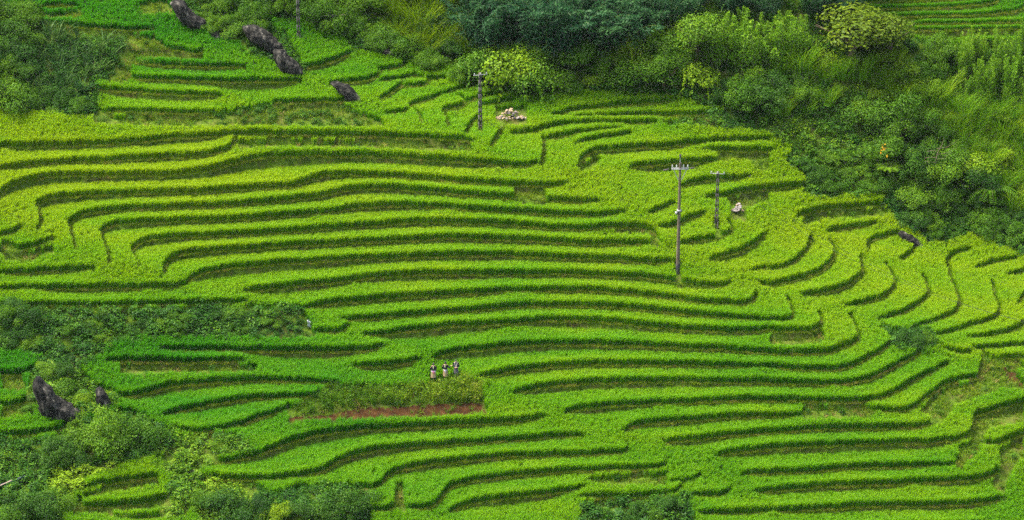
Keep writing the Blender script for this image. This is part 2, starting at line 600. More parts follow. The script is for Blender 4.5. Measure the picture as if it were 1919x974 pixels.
def ramp(nt, fac, stops):
    r = nd(nt, 'ShaderNodeValToRGB')
    e = r.color_ramp.elements
    while len(e) < len(stops):
        e.new(0.5)
    for el, (p, c) in zip(e, stops):
        el.position = p
        el.color = (*c, 1)
    nt.links.new(fac, r.inputs[0])
    return r.outputs[0]


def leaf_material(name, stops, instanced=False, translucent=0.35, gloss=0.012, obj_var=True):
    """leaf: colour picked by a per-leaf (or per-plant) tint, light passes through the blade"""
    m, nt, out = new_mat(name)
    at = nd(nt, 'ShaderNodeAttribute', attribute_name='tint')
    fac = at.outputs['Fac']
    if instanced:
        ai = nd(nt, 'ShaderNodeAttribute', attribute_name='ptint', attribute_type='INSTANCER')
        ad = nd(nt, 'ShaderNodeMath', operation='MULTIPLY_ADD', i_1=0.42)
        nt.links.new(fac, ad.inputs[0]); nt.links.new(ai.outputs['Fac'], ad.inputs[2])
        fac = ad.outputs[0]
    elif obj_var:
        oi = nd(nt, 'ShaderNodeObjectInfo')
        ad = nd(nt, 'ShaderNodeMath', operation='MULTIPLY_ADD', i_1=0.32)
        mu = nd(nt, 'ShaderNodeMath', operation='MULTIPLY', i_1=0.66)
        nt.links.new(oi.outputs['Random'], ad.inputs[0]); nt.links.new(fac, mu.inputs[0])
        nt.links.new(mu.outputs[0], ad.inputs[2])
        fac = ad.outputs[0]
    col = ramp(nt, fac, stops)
    d = nd(nt, 'ShaderNodeBsdfDiffuse'); t = nd(nt, 'ShaderNodeBsdfTranslucent'); g = nd(nt, 'ShaderNodeBsdfGlossy', i_1=0.45)
    g.inputs[0].default_value = (0.6, 0.65, 0.6, 1)
    nt.links.new(col, d.inputs[0]); nt.links.new(col, t.inputs[0])
    a = nd(nt, 'ShaderNodeMixShader', i_0=translucent); b = nd(nt, 'ShaderNodeMixShader', i_0=gloss)
    nt.links.new(d.outputs[0], a.inputs[1]); nt.links.new(t.outputs[0], a.inputs[2])
    nt.links.new(a.outputs[0], b.inputs[1]); nt.links.new(g.outputs[0], b.inputs[2])
    nt.links.new(b.outputs[0], out.inputs[0])
    return m


def noise_material(name, stops, scale, rough=0.9, detail=6.0, bump=0.0, stretch=(1, 1, 1)):
    m, nt, out = new_mat(name)
    tc = nd(nt, 'ShaderNodeTexCoord'); mp = nd(nt, 'ShaderNodeMapping')
    mp.inputs['Scale'].default_value = stretch
    nt.links.new(tc.outputs['Object'], mp.inputs[0])
    nz = nd(nt, 'ShaderNodeTexNoise'); nz.inputs['Scale'].default_value = scale; nz.inputs['Detail'].default_value = detail
    nz.inputs['Roughness'].default_value = 0.62
    nt.links.new(mp.outputs[0], nz.inputs[0])
    p = nd(nt, 'ShaderNodeBsdfPrincipled')
    p.inputs['Roughness'].default_value = rough
    p.inputs['Specular IOR Level'].default_value = 0.15 if rough > 0.7 else 0.5
    nt.links.new(ramp(nt, nz.outputs[0], stops), p.inputs['Base Color'])
    if bump:
        b = nd(nt, 'ShaderNodeBump'); b.inputs['Strength'].default_value = bump; b.inputs['Distance'].default_value = 0.1
        nt.links.new(nz.outputs[0], b.inputs['Height']); nt.links.new(b.outputs[0], p.inputs['Normal'])
    nt.links.new(p.outputs[0], out.inputs[0])
    return m


def ground_material():
    m, nt, out = new_mat('terrace_soil')
    tc = nd(nt, 'ShaderNodeNewGeometry')

    def nz(scale, detail=5.0):
        n = nd(nt, 'ShaderNodeTexNoise'); n.inputs['Scale'].default_value = scale; n.inputs['Detail'].default_value = detail
        n.inputs['Roughness'].default_value = 0.65
        nt.links.new(tc.outputs['Position'], n.inputs[0])
        return n.outputs[0]
    soil = ramp(nt, nz(2.3), [(0.3, (0.030, 0.024, 0.008)), (0.5, (0.070, 0.052, 0.018)), (0.7, (0.13, 0.095, 0.04))])
    moss = ramp(nt, nz(4.1), [(0.3, (0.030, 0.065, 0.005)), (0.7, (0.085, 0.15, 0.008))])
    red = ramp(nt, nz(1.7), [(0.3, (0.014, 0.008, 0.003)), (0.5, (0.040, 0.018, 0.005)), (0.7, (0.075, 0.038, 0.012))])
    mf = ramp(nt, nz(0.55, 4.0), [(0.28, (0.15, 0.15, 0.15)), (0.52, (1, 1, 1))])
    a = nd(nt, 'ShaderNodeMix', data_type='RGBA')
    nt.links.new(mf, a.inputs[0]); nt.links.new(soil, a.inputs[6]); nt.links.new(moss, a.inputs[7])
    at = nd(nt, 'ShaderNodeAttribute', attribute_name='red')
    b = nd(nt, 'ShaderNodeMix', data_type='RGBA')
    nt.links.new(at.outputs['Fac'], b.inputs[0]); nt.links.new(a.outputs[2], b.inputs[6]); nt.links.new(red, b.inputs[7])
    p = nd(nt, 'ShaderNodeBsdfPrincipled'); p.inputs['Roughness'].default_value = 0.95
    p.inputs['Specular IOR Level'].default_value = 0.1
    nt.links.new(b.outputs[2], p.inputs['Base Color'])
    bp = nd(nt, 'ShaderNodeBump'); bp.inputs['Strength'].default_value = 0.6; bp.inputs['Distance'].default_value = 0.08
    nt.links.new(nz(7.0), bp.inputs['Height']); nt.links.new(bp.outputs[0], p.inputs['Normal'])
    nt.links.new(p.outputs[0], out.inputs[0])
    return m


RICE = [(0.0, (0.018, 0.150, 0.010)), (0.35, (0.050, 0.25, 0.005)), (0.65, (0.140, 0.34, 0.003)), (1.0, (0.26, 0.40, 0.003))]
M_RICE = leaf_material('rice_leaf', RICE, instanced=True, translucent=0.52, gloss=0.01)
M_GRASS = leaf_material('bank_grass', [(0.0, (0.03, 0.10, 0.006)), (0.4, (0.08, 0.19, 0.006)), (0.78, (0.19, 0.27, 0.010)), (1.0, (0.30, 0.23, 0.07))], instanced=True, translucent=0.35, gloss=0.01)
M_WEED = leaf_material('weed_leaf', [(0.0, (0.009, 0.045, 0.010)), (0.4, (0.024, 0.095, 0.008)), (0.7, (0.065, 0.17, 0.006)), (1.0, (0.17, 0.29, 0.008))], instanced=True, translucent=0.3, gloss=0.012)
M_SOIL = ground_material()


# ---------------------------------------------------------------- helpers
def mesh_obj(name, verts, faces, mat=None, parent=None, tint=None, smooth=False, link=True):
    me = bpy.data.meshes.new(name)
    verts = np.asarray(verts, np.float32).reshape(-1, 3)
    if isinstance(faces, np.ndarray):
        n, k = faces.shape
        me.vertices.add(len(verts)); me.vertices.foreach_set('co', verts.ravel())
        me.loops.add(n * k); me.loops.foreach_set('vertex_index', faces.astype(np.int32).ravel())
        me.polygons.add(n)
        me.polygons.foreach_set('loop_start', np.arange(0, n * k, k, dtype=np.int32))
        me.update(calc_edges=True)
    else:
        me.from_pydata(verts.tolist(), [], faces)
    if tint is not None:
        a = me.attributes.new('tint', 'FLOAT', 'POINT')
        a.data.foreach_set('value', np.asarray(tint, np.float32))
    if smooth:
        me.polygons.foreach_set('use_smooth', np.ones(len(me.polygons), bool))
    if mat:
        me.materials.append(mat)
    o = bpy.data.objects.new(name, me)
    if link:
        COL.objects.link(o)
    if parent:
        o.parent = parent
    return o


def tag(o, label=None, cat=None, group=None, kind=None):
    if label: o['label'] = label
    if cat: o['category'] = cat
    if group: o['group'] = group
    if kind: o['kind'] = kind
    return o


def grid_faces(nv, nu, keep=None):
    i, j = np.meshgrid(np.arange(nv - 1), np.arange(nu - 1), indexing='ij')
    a = i * nu + j
    f = np.stack([a + nu, a + nu + 1, a + 1, a], -1)
    return f[keep] if keep is not None else f.reshape(-1, 4)


def blades(r, n, height, spread, width, lean, segs=3, tint=(0.0, 1.0), hvar=0.25):
    """a tuft of arching grass blades around the origin"""
    V, Fc, T = [], [], []
    for k in range(n):
        az = r.uniform(0, 2 * math.pi); rad = spread * math.sqrt(r.uniform(0, 1))
        b = np.array([math.cos(az) * rad, math.sin(az) * rad, 0])
        h = height * (1 + hvar * r.uniform(-1, 1))
        az2 = az + r.normal(0, 0.7)
        out = np.array([math.cos(az2), math.sin(az2), 0]) * lean * h * r.uniform(0.3, 1.2)
        tw = r.uniform(0, math.pi)
        side = np.array([math.cos(tw), math.sin(tw), 0])
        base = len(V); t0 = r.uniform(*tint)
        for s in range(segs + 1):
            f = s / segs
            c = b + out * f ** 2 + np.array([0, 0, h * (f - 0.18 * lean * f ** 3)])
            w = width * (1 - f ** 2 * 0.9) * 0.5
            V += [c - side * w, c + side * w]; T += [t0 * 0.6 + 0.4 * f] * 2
        for s in range(segs):
            q = base + 2 * s
            Fc.append([q, q + 1, q + 3, q + 2])
    return np.array(V), np.array(Fc), np.array(T)


def leaves(r, centers, normals, length, width, fold=0.15):
    """diamond leaves at given places; normals give the way each leaf faces"""
    n = len(centers)
    nr = normals / (np.linalg.norm(normals, axis=1)[:, None] + 1e-9)
    a = np.cross(nr, r.normal(0, 1, (n, 3))); a /= np.linalg.norm(a, axis=1)[:, None] + 1e-9
    b = np.cross(nr, a)
    L = (length * r.uniform(0.65, 1.3, n))[:, None]; W = (width * r.uniform(0.7, 1.3, n))[:, None]
    c = centers
    V = np.stack([c - a * L * .5, c + b * W * .5 - nr * L * fold * 0.3, c + a * L * .5 - nr * L * fold, c - b * W * .5 - nr * L * fold * 0.3], 1).reshape(-1, 3)
    Fc = np.arange(4 * n).reshape(n, 4)
    T = np.repeat(r.uniform(0, 1, n), 4)
    return V, Fc, T


def join(parts):
    V, Fc, T, o = [], [], [], 0
    for v, f, t in parts:
        V.append(v); Fc.append(f + o); T.append(t); o += len(v)
    return np.concatenate(V), np.concatenate(Fc), np.concatenate(T)


def box(cx, cy, cz, sx, sy, sz, top=1.0):
    v = np.array([[x * (top if z > 0 else 1), y * (top if z > 0 else 1), z] for z in (-.5, .5) for y in (-.5, .5) for x in (-.5, .5)]) * [sx, sy, sz] + [cx, cy, cz]
    f = np.array([[0, 2, 3, 1], [4, 5, 7, 6], [0, 1, 5, 4], [2, 6, 7, 3], [0, 4, 6, 2], [1, 3, 7, 5]])
    return v, f, np.full(8, .5)


_scatter_no = 0


def scatter(name, pts, rot, scl, tint, idx, protos, label, cat):
    """one object of plants nobody could count: points that carry tufts"""
    global _scatter_no
    me = bpy.data.meshes.new(name)
    me.vertices.add(len(pts)); me.vertices.foreach_set('co', np.asarray(pts, np.float32).ravel())
    for nm, ty, dat, key in (('prot', 'FLOAT_VECTOR', rot, 'vector'), ('pscl', 'FLOAT_VECTOR', scl, 'vector'), ('ptint', 'FLOAT', tint, 'value'), ('pidx', 'INT', idx, 'value')):
        a = me.attributes.new(nm, ty, 'POINT')
        a.data.foreach_set(key, np.asarray(dat, np.int32 if ty == 'INT' else np.float32).ravel())
    o = bpy.data.objects.new(name, me)
    COL.objects.link(o)
    pc = bpy.data.collections.new(name + '_tufts')
    for k, p in enumerate(protos):
        p.name = '%s_tuft_%c' % (name, 97 + k)
        pc.objects.link(p)
    g = bpy.data.node_groups.new(name + '_scatter', 'GeometryNodeTree')
    g.interface.new_socket('Geometry', in_out='INPUT', socket_type='NodeSocketGeometry')
    g.interface.new_socket('Geometry', in_out='OUTPUT', socket_type='NodeSocketGeometry')
    gi = g.nodes.new('NodeGroupInput'); go = g.nodes.new('NodeGroupOutput')
    ci = g.nodes.new('GeometryNodeCollectionInfo')
    ci.inputs['Collection'].default_value = pc
    ci.inputs['Separate Children'].default_value = True
    ci.inputs['Reset Children'].default_value = True
    m2p = g.nodes.new('GeometryNodeMeshToPoints')
    ip = g.nodes.new('GeometryNodeInstanceOnPoints')
    ip.inputs['Pick Instance'].default_value = True

    def attr(nm, ty):
        n = g.nodes.new('GeometryNodeInputNamedAttribute'); n.data_type = ty; n.inputs[0].default_value = nm
        return n.outputs[0]
    L = g.links.new
    L(gi.outputs[0], m2p.inputs[0]); L(m2p.outputs[0], ip.inputs['Points']); L(ci.outputs[0], ip.inputs['Instance'])
    L(attr('pidx', 'INT'), ip.inputs['Instance Index'])
    er = g.nodes.new('FunctionNodeEulerToRotation')
    L(attr('prot', 'FLOAT_VECTOR'), er.inputs[0]); L(er.outputs[0], ip.inputs['Rotation'])
    L(attr('pscl', 'FLOAT_VECTOR'), ip.inputs['Scale'])
    L(ip.outputs[0], go.inputs[0])
    md = o.modifiers.new('scatter', 'NODES')
    md.node_group = g
    return tag(o, label, cat, kind='stuff')


# ---------------------------------------------------------------- the ground itself
nv, nu = G.Z.shape
P3 = np.stack([G.X, G.Y, G.Z], -1)
ground = mesh_obj('terraced_hillside', P3.reshape(-1, 3), grid_faces(nv, nu), M_SOIL)
a = ground.data.attributes.new('red', 'FLOAT', 'POINT'); a.data.foreach_set('value', G.red.astype(np.float32).ravel())
tag(ground, 'terraced hillside of earth banks and level rice paddies', 'terrain', kind='structure')

# the wider land around the terraces, a coarser sheet that goes on to every side and slopes down towards the valley
def wide_land():
    xs = np.r_[np.linspace(-420, -60, 22), np.linspace(-50, 50, 21), np.linspace(60, 420, 22)]
    ys = np.r_[np.linspace(-420, -50, 24), np.linspace(-42, 60, 26), np.linspace(75, 330, 16)]
    X, Y = np.meshgrid(xs, ys)
    Z = np.interp(Y, [-420, -200, -60, -31, -23, 9, 26, 36, 300, 900], [20, -30, -22, -9.5, -7, 5, 13, 18, 120, 300]) - 2.2
    Z = Z + 6 * vnoise(X / 90, Y / 90, 77) * np.clip(np.abs(X) / 90 - .8, 0, 1)
    # meet the rim of the terraces from below, and dip well under them inside
    rim = np.concatenate([P3[0, ::12], P3[-1, ::12], P3[::12, 0], P3[::12, -1]])
    d2_ = ((X[..., None] - rim[:, 0]) ** 2 + (Y[..., None] - rim[:, 1]) ** 2)
    k = d2_.argmin(-1); d = np.sqrt(d2_.min(-1))
    i_ = inside(np.concatenate([P3[0, ::12, :2], P3[::12, -1, :2], P3[-1, ::-12, :2], P3[::-12, 0, :2]]), X, Y)
    near_z = rim[k, 2] + 0.35 * (Y - rim[k, 1])
    w_ = np.clip(d / 45, 0, 1)
    Z = np.where(i_, rim[k, 2].min() - 3 + 0 * Z, (near_z - 0.6) * (1 - w_) + Z * w_)
    Z = np.where(i_, np.interp(Y, [-60, -31, -23, 9, 26, 36, 60], [-30, -18, -16, -10, -6, -2, 4]), Z)
    return mesh_obj('surrounding_hills', np.stack([X, Y, Z], -1).reshape(-1, 3), grid_faces(*X.shape)[:, ::-1], M_SOIL, smooth=True)


tag(wide_land(), 'green hills that go on around the terraces', 'terrain', kind='structure')

def haze_box():
    v, f, t = box(0, -45, 65, 900, 800, 230)
    m, nt, out = new_mat('damp_air')
    pv = nd(nt, 'ShaderNodeVolumePrincipled')
    pv.inputs['Color'].default_value = (0.80, 0.88, 0.95, 1)
    pv.inputs['Density'].default_value = HAZE
    nt.links.new(pv.outputs[0], out.inputs['Volume'])
    o = mesh_obj('haze', v, f, m)
    return tag(o, 'thin damp haze in the air over the valley', 'haze', kind='stuff')


HAZE = 0.00003

# ---------------------------------------------------------------- where plants stand
Pa = P3[:-1, :-1]; Pb = P3[:-1, 1:]; Pc = P3[1:, :-1]; Pd = P3[1:, 1:]
cr = np.cross(Pb - Pa, Pc - Pa)
ar = np.linalg.norm(cr, axis=-1)
nz_ = np.abs(cr[..., 2]) / (ar + 1e-9)
flat_area = np.abs(cr[..., 2])
vegc = G.veg[:-1, :-1]; bankc = G.bank[:-1, :-1]; redc = G.red[:-1, :-1]
near = dilate(G.cut, 1)
wide_near = near.copy()
wide_near[:, 1:] |= near[:, :-1]; wide_near[:, :-1] |= near[:, 1:]
inframe = (uu[:-1, :-1] > -60) & (uu[:-1, :-1] < 1980) & (vv[:-1, :-1] > -60) & (vv[:-1, :-1] < 1060)


def sample(dens):
    """random places on the ground with the given number per square metre in every cell"""
    n = rng.poisson(dens)
    k = np.repeat(np.arange(n.size), n.ravel())
    i, j = np.unravel_index(k, n.shape)
    s, t = rng.uniform(0, 1, (2, len(k)))
    p = (Pa[i, j] * ((1 - s) * (1 - t))[:, None] + Pb[i, j] * (s * (1 - t))[:, None] + Pc[i, j] * ((1 - s) * t)[:, None] + Pd[i, j] * (s * t)[:, None])
    return p, i, j


# rice: every hill of rice is a tuft
rice_ok = ~vegc & ~bankc & ~wide_near & (nz_ > 0.80)
p, i, j = sample(np.where(rice_ok, flat_area * np.where(inframe, 58.0, 10.0), 0))
def rice_tops(r):
    """leaf tips that bend over at the top of the plant"""
    V, Fc, T = [], [], []
    for k in range(14):
        az = r.uniform(0, 6.28); o = np.array([math.cos(az), math.sin(az), 0])
        sd = np.array([-o[1], o[0], 0]) * 0.011
        z0 = r.uniform(0.36, 0.54); L = r.uniform(0.10, 0.19); b = o * r.uniform(0.02, 0.09)
        q = len(V)
        for f, up in ((0, 0), (0.4, 0.13), (0.75, 0.19), (1.0, 0.19)):
            c = b + o * L * f * 0.8 + np.array([0, 0, z0 + up])
            w = 1 - 0.8 * f
            V += [c - sd * w, c + sd * w]; T += [0.55 + 0.45 * r.uniform(.4, 1)] * 2
        for s_ in range(3):
            Fc.append([q + 2 * s_, q + 2 * s_ + 1, q + 2 * s_ + 3, q + 2 * s_ + 2])
    return np.array(V), np.array(Fc), np.array(T)


def along(lines, spacing, off_m, jit):
    """places beside every terrace edge, off_m metres uphill of it"""
    out = []
    for q in lines:
        q = resample(q, spacing)
        t = np.gradient(q, axis=0); t /= np.hypot(*t.T)[:, None] + 1e-9
        nrm = np.c_[t[:, 1], -t[:, 0]]                   # left of travel
        o = off_m + rng.uniform(-jit, jit, len(q))
        out.append(np.c_[q[:, 0] + nrm[:, 0] * o / 0.041, q[:, 1] + nrm[:, 1] * o / 0.065])
    q = np.concatenate(out)
    q = q[(q[:, 0] > -100) & (q[:, 0] < 2020) & (q[:, 1] > -100) & (q[:, 1] < 1070)]
    fi = (q[:, 1] - G.V[0]) / 2.5; fj = (q[:, 0] - G.U[0]) / 2.5
    i_, j_ = fi.round().astype(int), fj.round().astype(int)
    ok = ~G.veg[i_, j_] & ~G.bank[i_, j_]
    fi, fj, i_, j_, q = fi[ok], fj[ok], i_[ok], j_[ok], q[ok]
    x, y, _ = base_point(q[:, 0], q[:, 1])
    z_ = G.Z[i_, j_]
    if off_m < 0:                                    # foot of the bank: stand on the lower level
        z_ = np.minimum(z_, np.minimum(G.Z[np.clip(i_ + 1, 0, nv - 1), j_], G.Z[np.clip(i_ + 2, 0, nv - 1), j_]))
    return np.c_[x, y, z_], i_, j_


p2, i2, j2 = along(LINES, 3.0, 0.32, 0.04)
p2b, i2b, j2b = along(LINES, 3.0, 0.46, 0.06)
keep = np.random.default_rng(1).uniform(0, 1, len(p)) > 0
p2c, i2c, j2c = along(LINES, 4.0, -0.30, 0.06)
p = np.concatenate([p, p2, p2b, p2c]); i = np.concatenate([i, i2, i2b, i2c]); j = np.concatenate([j, j2, j2b, j2c])
PEOPLE = [(813.5, 717), (836, 716), (854, 709)]
keep = np.ones(len(p), bool)
for u_, v_ in PEOPLE:
    w_ = ground_at(u_, v_)
    keep &= ~((np.abs(p[:, 0] - w_[0]) < .45) & (p[:, 1] - w_[1] < .35) & (p[:, 1] - w_[1] > -1.6))
for u_, v_, rx, ry in ((958, 221, 1.35, 1.0), (1383, 389, .7, 1.0), (900, 237, .3, .6), (1342, 424, .3, .6), (1271, 507, .3, .5)):
    w_ = ground_at(u_, v_)
    keep &= ~((np.abs(p[:, 0] - w_[0]) < rx) & (p[:, 1] - w_[1] < ry) & (p[:, 1] - w_[1] > -ry - 1.2))
p, i, j = p[keep], i[keep], j[keep]
up, vp = G.U[np.clip(j, 0, len(G.U) - 1)], G.V[np.clip(i, 0, len(G.V) - 1)]
# ripeness: yellower on the upper fields, deeper green low down and here and there
TU = [0, 300, 600, 900, 1200, 1500, 1919]
TV = [0, 120, 230, 330, 450, 550, 650, 720, 790, 870, 974]
TT = np.array([[.08, .08, .20, .25, .3, .2, .15], [.10, .12, .26, .33, .35, .35, .25], [.62, .60, .52, .45, .48, .40, .40],
               [.66, .66, .60, .52, .48, .52, .52], [.52, .50, .46, .44, .48, .62, .60], [.42, .42, .40, .40, .44, .50, .56],
               [.12, .14, .20, .34, .34, .34, .46], [.14, .12, .14, .36, .38, .26, .42], [.24, .16, .06, .34, .40, .38, .40],
               [.28, .36, .36, .30, .38, .34, .38], [.34, .40, .34, .32, .36, .32, .36]])
rows = np.array([np.interp(np.arange(-170, 2091, 10), TU, r) for r in TT])
tg = np.array([[np.interp(v, TV, rows[:, c]) for c in range(rows.shape[1])] for v in range(-150, 1121, 10)])
rt = bilin(np.arange(-170, 2091, 10.), np.arange(-150, 1121, 10.), tg, up, vp)
rt = rt - 0.05 + 0.19 * vnoise(p[:, 0] / 6.0, p[:, 1] / 2.0, 61) + 0.06 * vnoise(p[:, 0] / 0.6, p[:, 1] / 0.6, 63) + rng.normal(0, 0.03, len(p))
hs = 1.05 + 0.09 * vnoise(p[:, 0] / 2.5, p[:, 1] / 2.5, 65) + rng.normal(0, 0.03, len(p))
hs *= np.where(vp < 230, 0.88, 1.0)
hs *= np.where((up > 1610) & (vp < 95), 0.74, 1.0)
rprot = []
for k in range(6):
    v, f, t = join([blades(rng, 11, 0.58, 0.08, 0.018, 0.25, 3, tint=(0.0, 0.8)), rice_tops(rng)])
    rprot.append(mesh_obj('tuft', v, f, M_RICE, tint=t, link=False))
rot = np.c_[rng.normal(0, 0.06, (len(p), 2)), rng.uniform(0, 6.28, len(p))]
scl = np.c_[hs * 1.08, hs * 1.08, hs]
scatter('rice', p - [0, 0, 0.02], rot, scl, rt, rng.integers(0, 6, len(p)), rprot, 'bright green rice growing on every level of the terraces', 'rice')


# short grass on the bunds and the banks
upper = near & ~G.cut
d1 = np.where(upper & ~vegc, ar * 26, 0) + np.where(G.cut & ~vegc & ~redc, ar * 20, 0)
bn = vnoise(Pa[..., 0] / 1.6, Pa[..., 1] / 1.6, 91)
d1 = d1 + np.where(bankc & ~near & ~vegc & ~redc, ar * np.clip(16 + 26 * bn, 2, 60), 0) + np.where(redc, ar * 3.0, 0)
d1 *= np.where(inframe, 1.0, 0.4)
p, i, j = sample(d1)
gt = np.where(G.cut[i, j], 0.17, 0.36) + np.where(bankc[i, j], -0.06, 0) + 0.22 * vnoise(p[:, 0] / 1.2, p[:, 1] / 1.2, 93) + rng.normal(0, 0.10, len(p))
gt = np.where(rng.uniform(0, 1, len(p)) < np.where(G.cut[i, j], 0.09, 0.05), 0.92, gt)
pl_, il_, jl_ = along(LINES, 0.9, 0.03, 0.10)
gt = np.r_[gt, 0.45 + 0.18 * vnoise(pl_[:, 0] / 1.5, pl_[:, 1] / 1.5, 95) + rng.normal(0, .10, len(pl_))]
p = np.concatenate([p, pl_]); i = np.r_[i, np.clip(il_, 0, vegc.shape[0] - 1)]; j = np.r_[j, np.clip(jl_, 0, vegc.shape[1] - 1)]
hs = np.where(bankc[i, j], 1.15, 0.80) * rng.uniform(0.6, 1.35, len(p))
gp = []
for k in range(5):
    v, f, t = blades(rng, 12, 0.24, 0.10, 0.024, 1.0, 3, hvar=0.4)
    gp.append(mesh_obj('tuft', v, f, M_GRASS, tint=t, link=False))
scatter('bank_grass', p, np.c_[rng.normal(0, 0.25, (len(p), 2)), rng.uniform(0, 6.28, len(p))], np.c_[hs, hs, hs], gt, rng.integers(0, 5, len(p)), gp,
        'short yellow green grass on the bunds and earth banks', 'grass')

# weeds and low leafy plants on the unplanted ground
WT_POLY = [(poly('1440,215 1500,225 1640,300 1650,375 1510,372 1480,310'), 0.52), (poly('700,0 880,0 880,130 800,110 720,60'), 0.30),
           (poly('330,810 480,810 480,980 300,980'), 0.62), (poly('1440,90 1640,120 1919,240 1919,380 1780,300 1640,190 1500,150'), 0.78),
           (poly('860,0 1260,0 1260,150 880,150'), 0.10), (poly('90,892 200,872 305,880 280,905 180,935 90,938'), 0.95), (poly('80,700 220,700 220,790 60,790'), 0.62), (poly('-80,836 480,836 480,1000 -80,1000'), 0.42)][::-1]
wt = np.full(vegc.shape, 0.36)
for pl, tv in WT_POLY:
    wt[inside(pl, uu[:-1, :-1], vv[:-1, :-1])] = tv
d2 = np.where(vegc, ar * 5.0, 0.0)
weedy_bank = inside(poly('390,225 700,228 1000,222 1190,200 1262,210 1278,305 1180,320 900,326 640,335 480,345 330,378 220,380 200,345 300,300', 'B3'), uu[:-1, :-1], vv[:-1, :-1]) & ~redc
weedy_b2 = inside(poly('0,592 500,590 540,630 600,690 560,716 0,716', 'B1'), uu[:-1, :-1], vv[:-1, :-1]) | inside(poly('1210,640 1439,600 1439,716 1180,716', 'A1'), uu[:-1, :-1], vv[:-1, :-1])
d2 += np.where(weedy_b2, ar * 4, 0) + np.where(bankc & ~redc & ~weedy_b2, ar * 0.35, 0)
d2 *= np.where(inframe, 1, 0.5)
p, i, j = sample(d2)
tt = wt[i, j] - 0.12 + 0.22 * vnoise(p[:, 0] / 2.6, p[:, 1] / 2.6, 97) + rng.normal(0, 0.08, len(p))
hs = rng.uniform(0.6, 1.5, len(p)) * np.where(weedy_b2[i, j] | bankc[i, j], 0.6, 1.0)
wp = []
for k in range(6):
    n = 74
    c = rng.normal(0, 1, (n, 3)); c /= np.linalg.norm(c, axis=1)[:, None]
    c = c * [0.36, 0.36, 0.34] * rng.uniform(0.5, 1.05, (n, 1)) + [0, 0, 0.30]
    v, f, t = leaves(rng, c, c - [0, 0, -0.2] + rng.normal(0, 0.25, (n, 3)) + [0, 0, .3], 0.14 if k < 4 else 0.20, 0.07)
    parts = [(v, f, t)]
    if k % 2:
        parts.append(blades(rng, 14, 0.75, 0.2, 0.035, 0.8, 3))
    v, f, t = join(parts)
    wp.append(mesh_obj('tuft', v, f, M_WEED, tint=t, link=False))
scatter('undergrowth', p, np.c_[rng.normal(0, 0.2, (len(p), 2)), rng.uniform(0, 6.28, len(p))], np.c_[hs, hs, hs], tt, rng.integers(0, 6, len(p)), wp,
        'low leafy weeds and creepers covering the unplanted slopes', 'undergrowth')

# tall weeds on the red bank under the three people
p, i, j = sample(np.where(weedy_bank, ar * 11.0, 0))
fx = np.clip((G.U[j] - 620) / 280, 0, 1)
tt = 0.04 + 0.38 * fx ** 1.3 + 0.18 * vnoise(p[:, 0] / 1.1, p[:, 1] / 1.1, 99) + rng.normal(0, .08, len(p))
hs = rng.uniform(0.6, 1.3, len(p)) * (0.85 + 0.35 * fx)
wp = []
for k in range(5):
    n = 26
    c = np.c_[rng.normal(0, 0.14, (n, 2)), rng.uniform(0.1, 0.8, n)]
    v1 = leaves(rng, c, rng.normal(0, 0.6, (n, 3)) + [0, -0.2, 0.5], 0.13, 0.06)
    v, f, t = join([v1, blades(rng, 12, 0.85, 0.16, 0.026, 0.55, 3)])
    wp.append(mesh_obj('tuft', v, f, M_GRASS, tint=t, link=False))
scatter('tall_weeds', p, np.c_[rng.normal(0, 0.15, (len(p), 2)), rng.uniform(0, 6.28, len(p))], np.c_[hs, hs, hs], tt, rng.integers(0, 5, len(p)), wp,
        'tall yellow green weeds crowding the bank above the red soil', 'weeds')

# maize on the slope above the upper paddy
corn = inside(poly('250,190 420,170 560,200 720,250 660,330 590,420 520,500 380,600 150,520 110,440 210,320', 'A1'), uu[:-1, :-1], vv[:-1, :-1])
p, i, j = sample(np.where(corn, flat_area * 2.2, 0))
wp = []
M_CORN = leaf_material('maize_leaf', [(0, (0.012, 0.055, 0.012)), (0.5, (0.032, 0.10, 0.018)), (1, (0.11, 0.19, 0.035))], instanced=True, translucent=0.3, gloss=0.015)
for k in range(4):
    v, f, t = join([blades(rng, 11, 1.25, 0.05, 0.10, 0.95, 4, hvar=0.35), blades(rng, 3, 1.7, 0.02, 0.05, 0.08, 3)])
    wp.append(mesh_obj('tuft', v, f, M_CORN, tint=t, link=False))
hs = rng.uniform(0.75, 1.15, len(p))
scatter('maize', p, np.c_[rng.normal(0, 0.08, (len(p), 2)), rng.uniform(0, 6.28, len(p))], np.c_[hs, hs, hs], rng.uniform(0.1, 0.7, len(p)), rng.integers(0, 4, len(p)), wp,
        'patch of maize plants on the slope above the upper paddy', 'maize')

# ---------------------------------------------------------------- bushes, bamboo, grass clumps, trees
STOPS = {
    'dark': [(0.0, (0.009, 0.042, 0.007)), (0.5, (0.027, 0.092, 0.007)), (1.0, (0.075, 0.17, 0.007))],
    'mid': [(0.0, (0.018, 0.074, 0.005)), (0.5, (0.060, 0.160, 0.005)), (1.0, (0.150, 0.27, 0.006))],
    'bright': [(0.0, (0.055, 0.15, 0.005)), (0.5, (0.140, 0.26, 0.005)), (1.0, (0.25, 0.36, 0.006))],
    'olive': [(0.0, (0.030, 0.075, 0.005)), (0.5, (0.085, 0.145, 0.006)), (1.0, (0.17, 0.23, 0.008))],
    'grass': [(0.0, (0.045, 0.17, 0.006)), (0.5, (0.125, 0.30, 0.008)), (1.0, (0.27, 0.38, 0.010))],
    'bamboo': [(0.0, (0.060, 0.18, 0.010)), (0.5, (0.14, 0.30, 0.012)), (1.0, (0.25, 0.40, 0.018))],
    'grove': [(0.0, (0.008, 0.042, 0.020)), (0.5, (0.020, 0.080, 0.026)), (1.0, (0.050, 0.13, 0.030))],
}
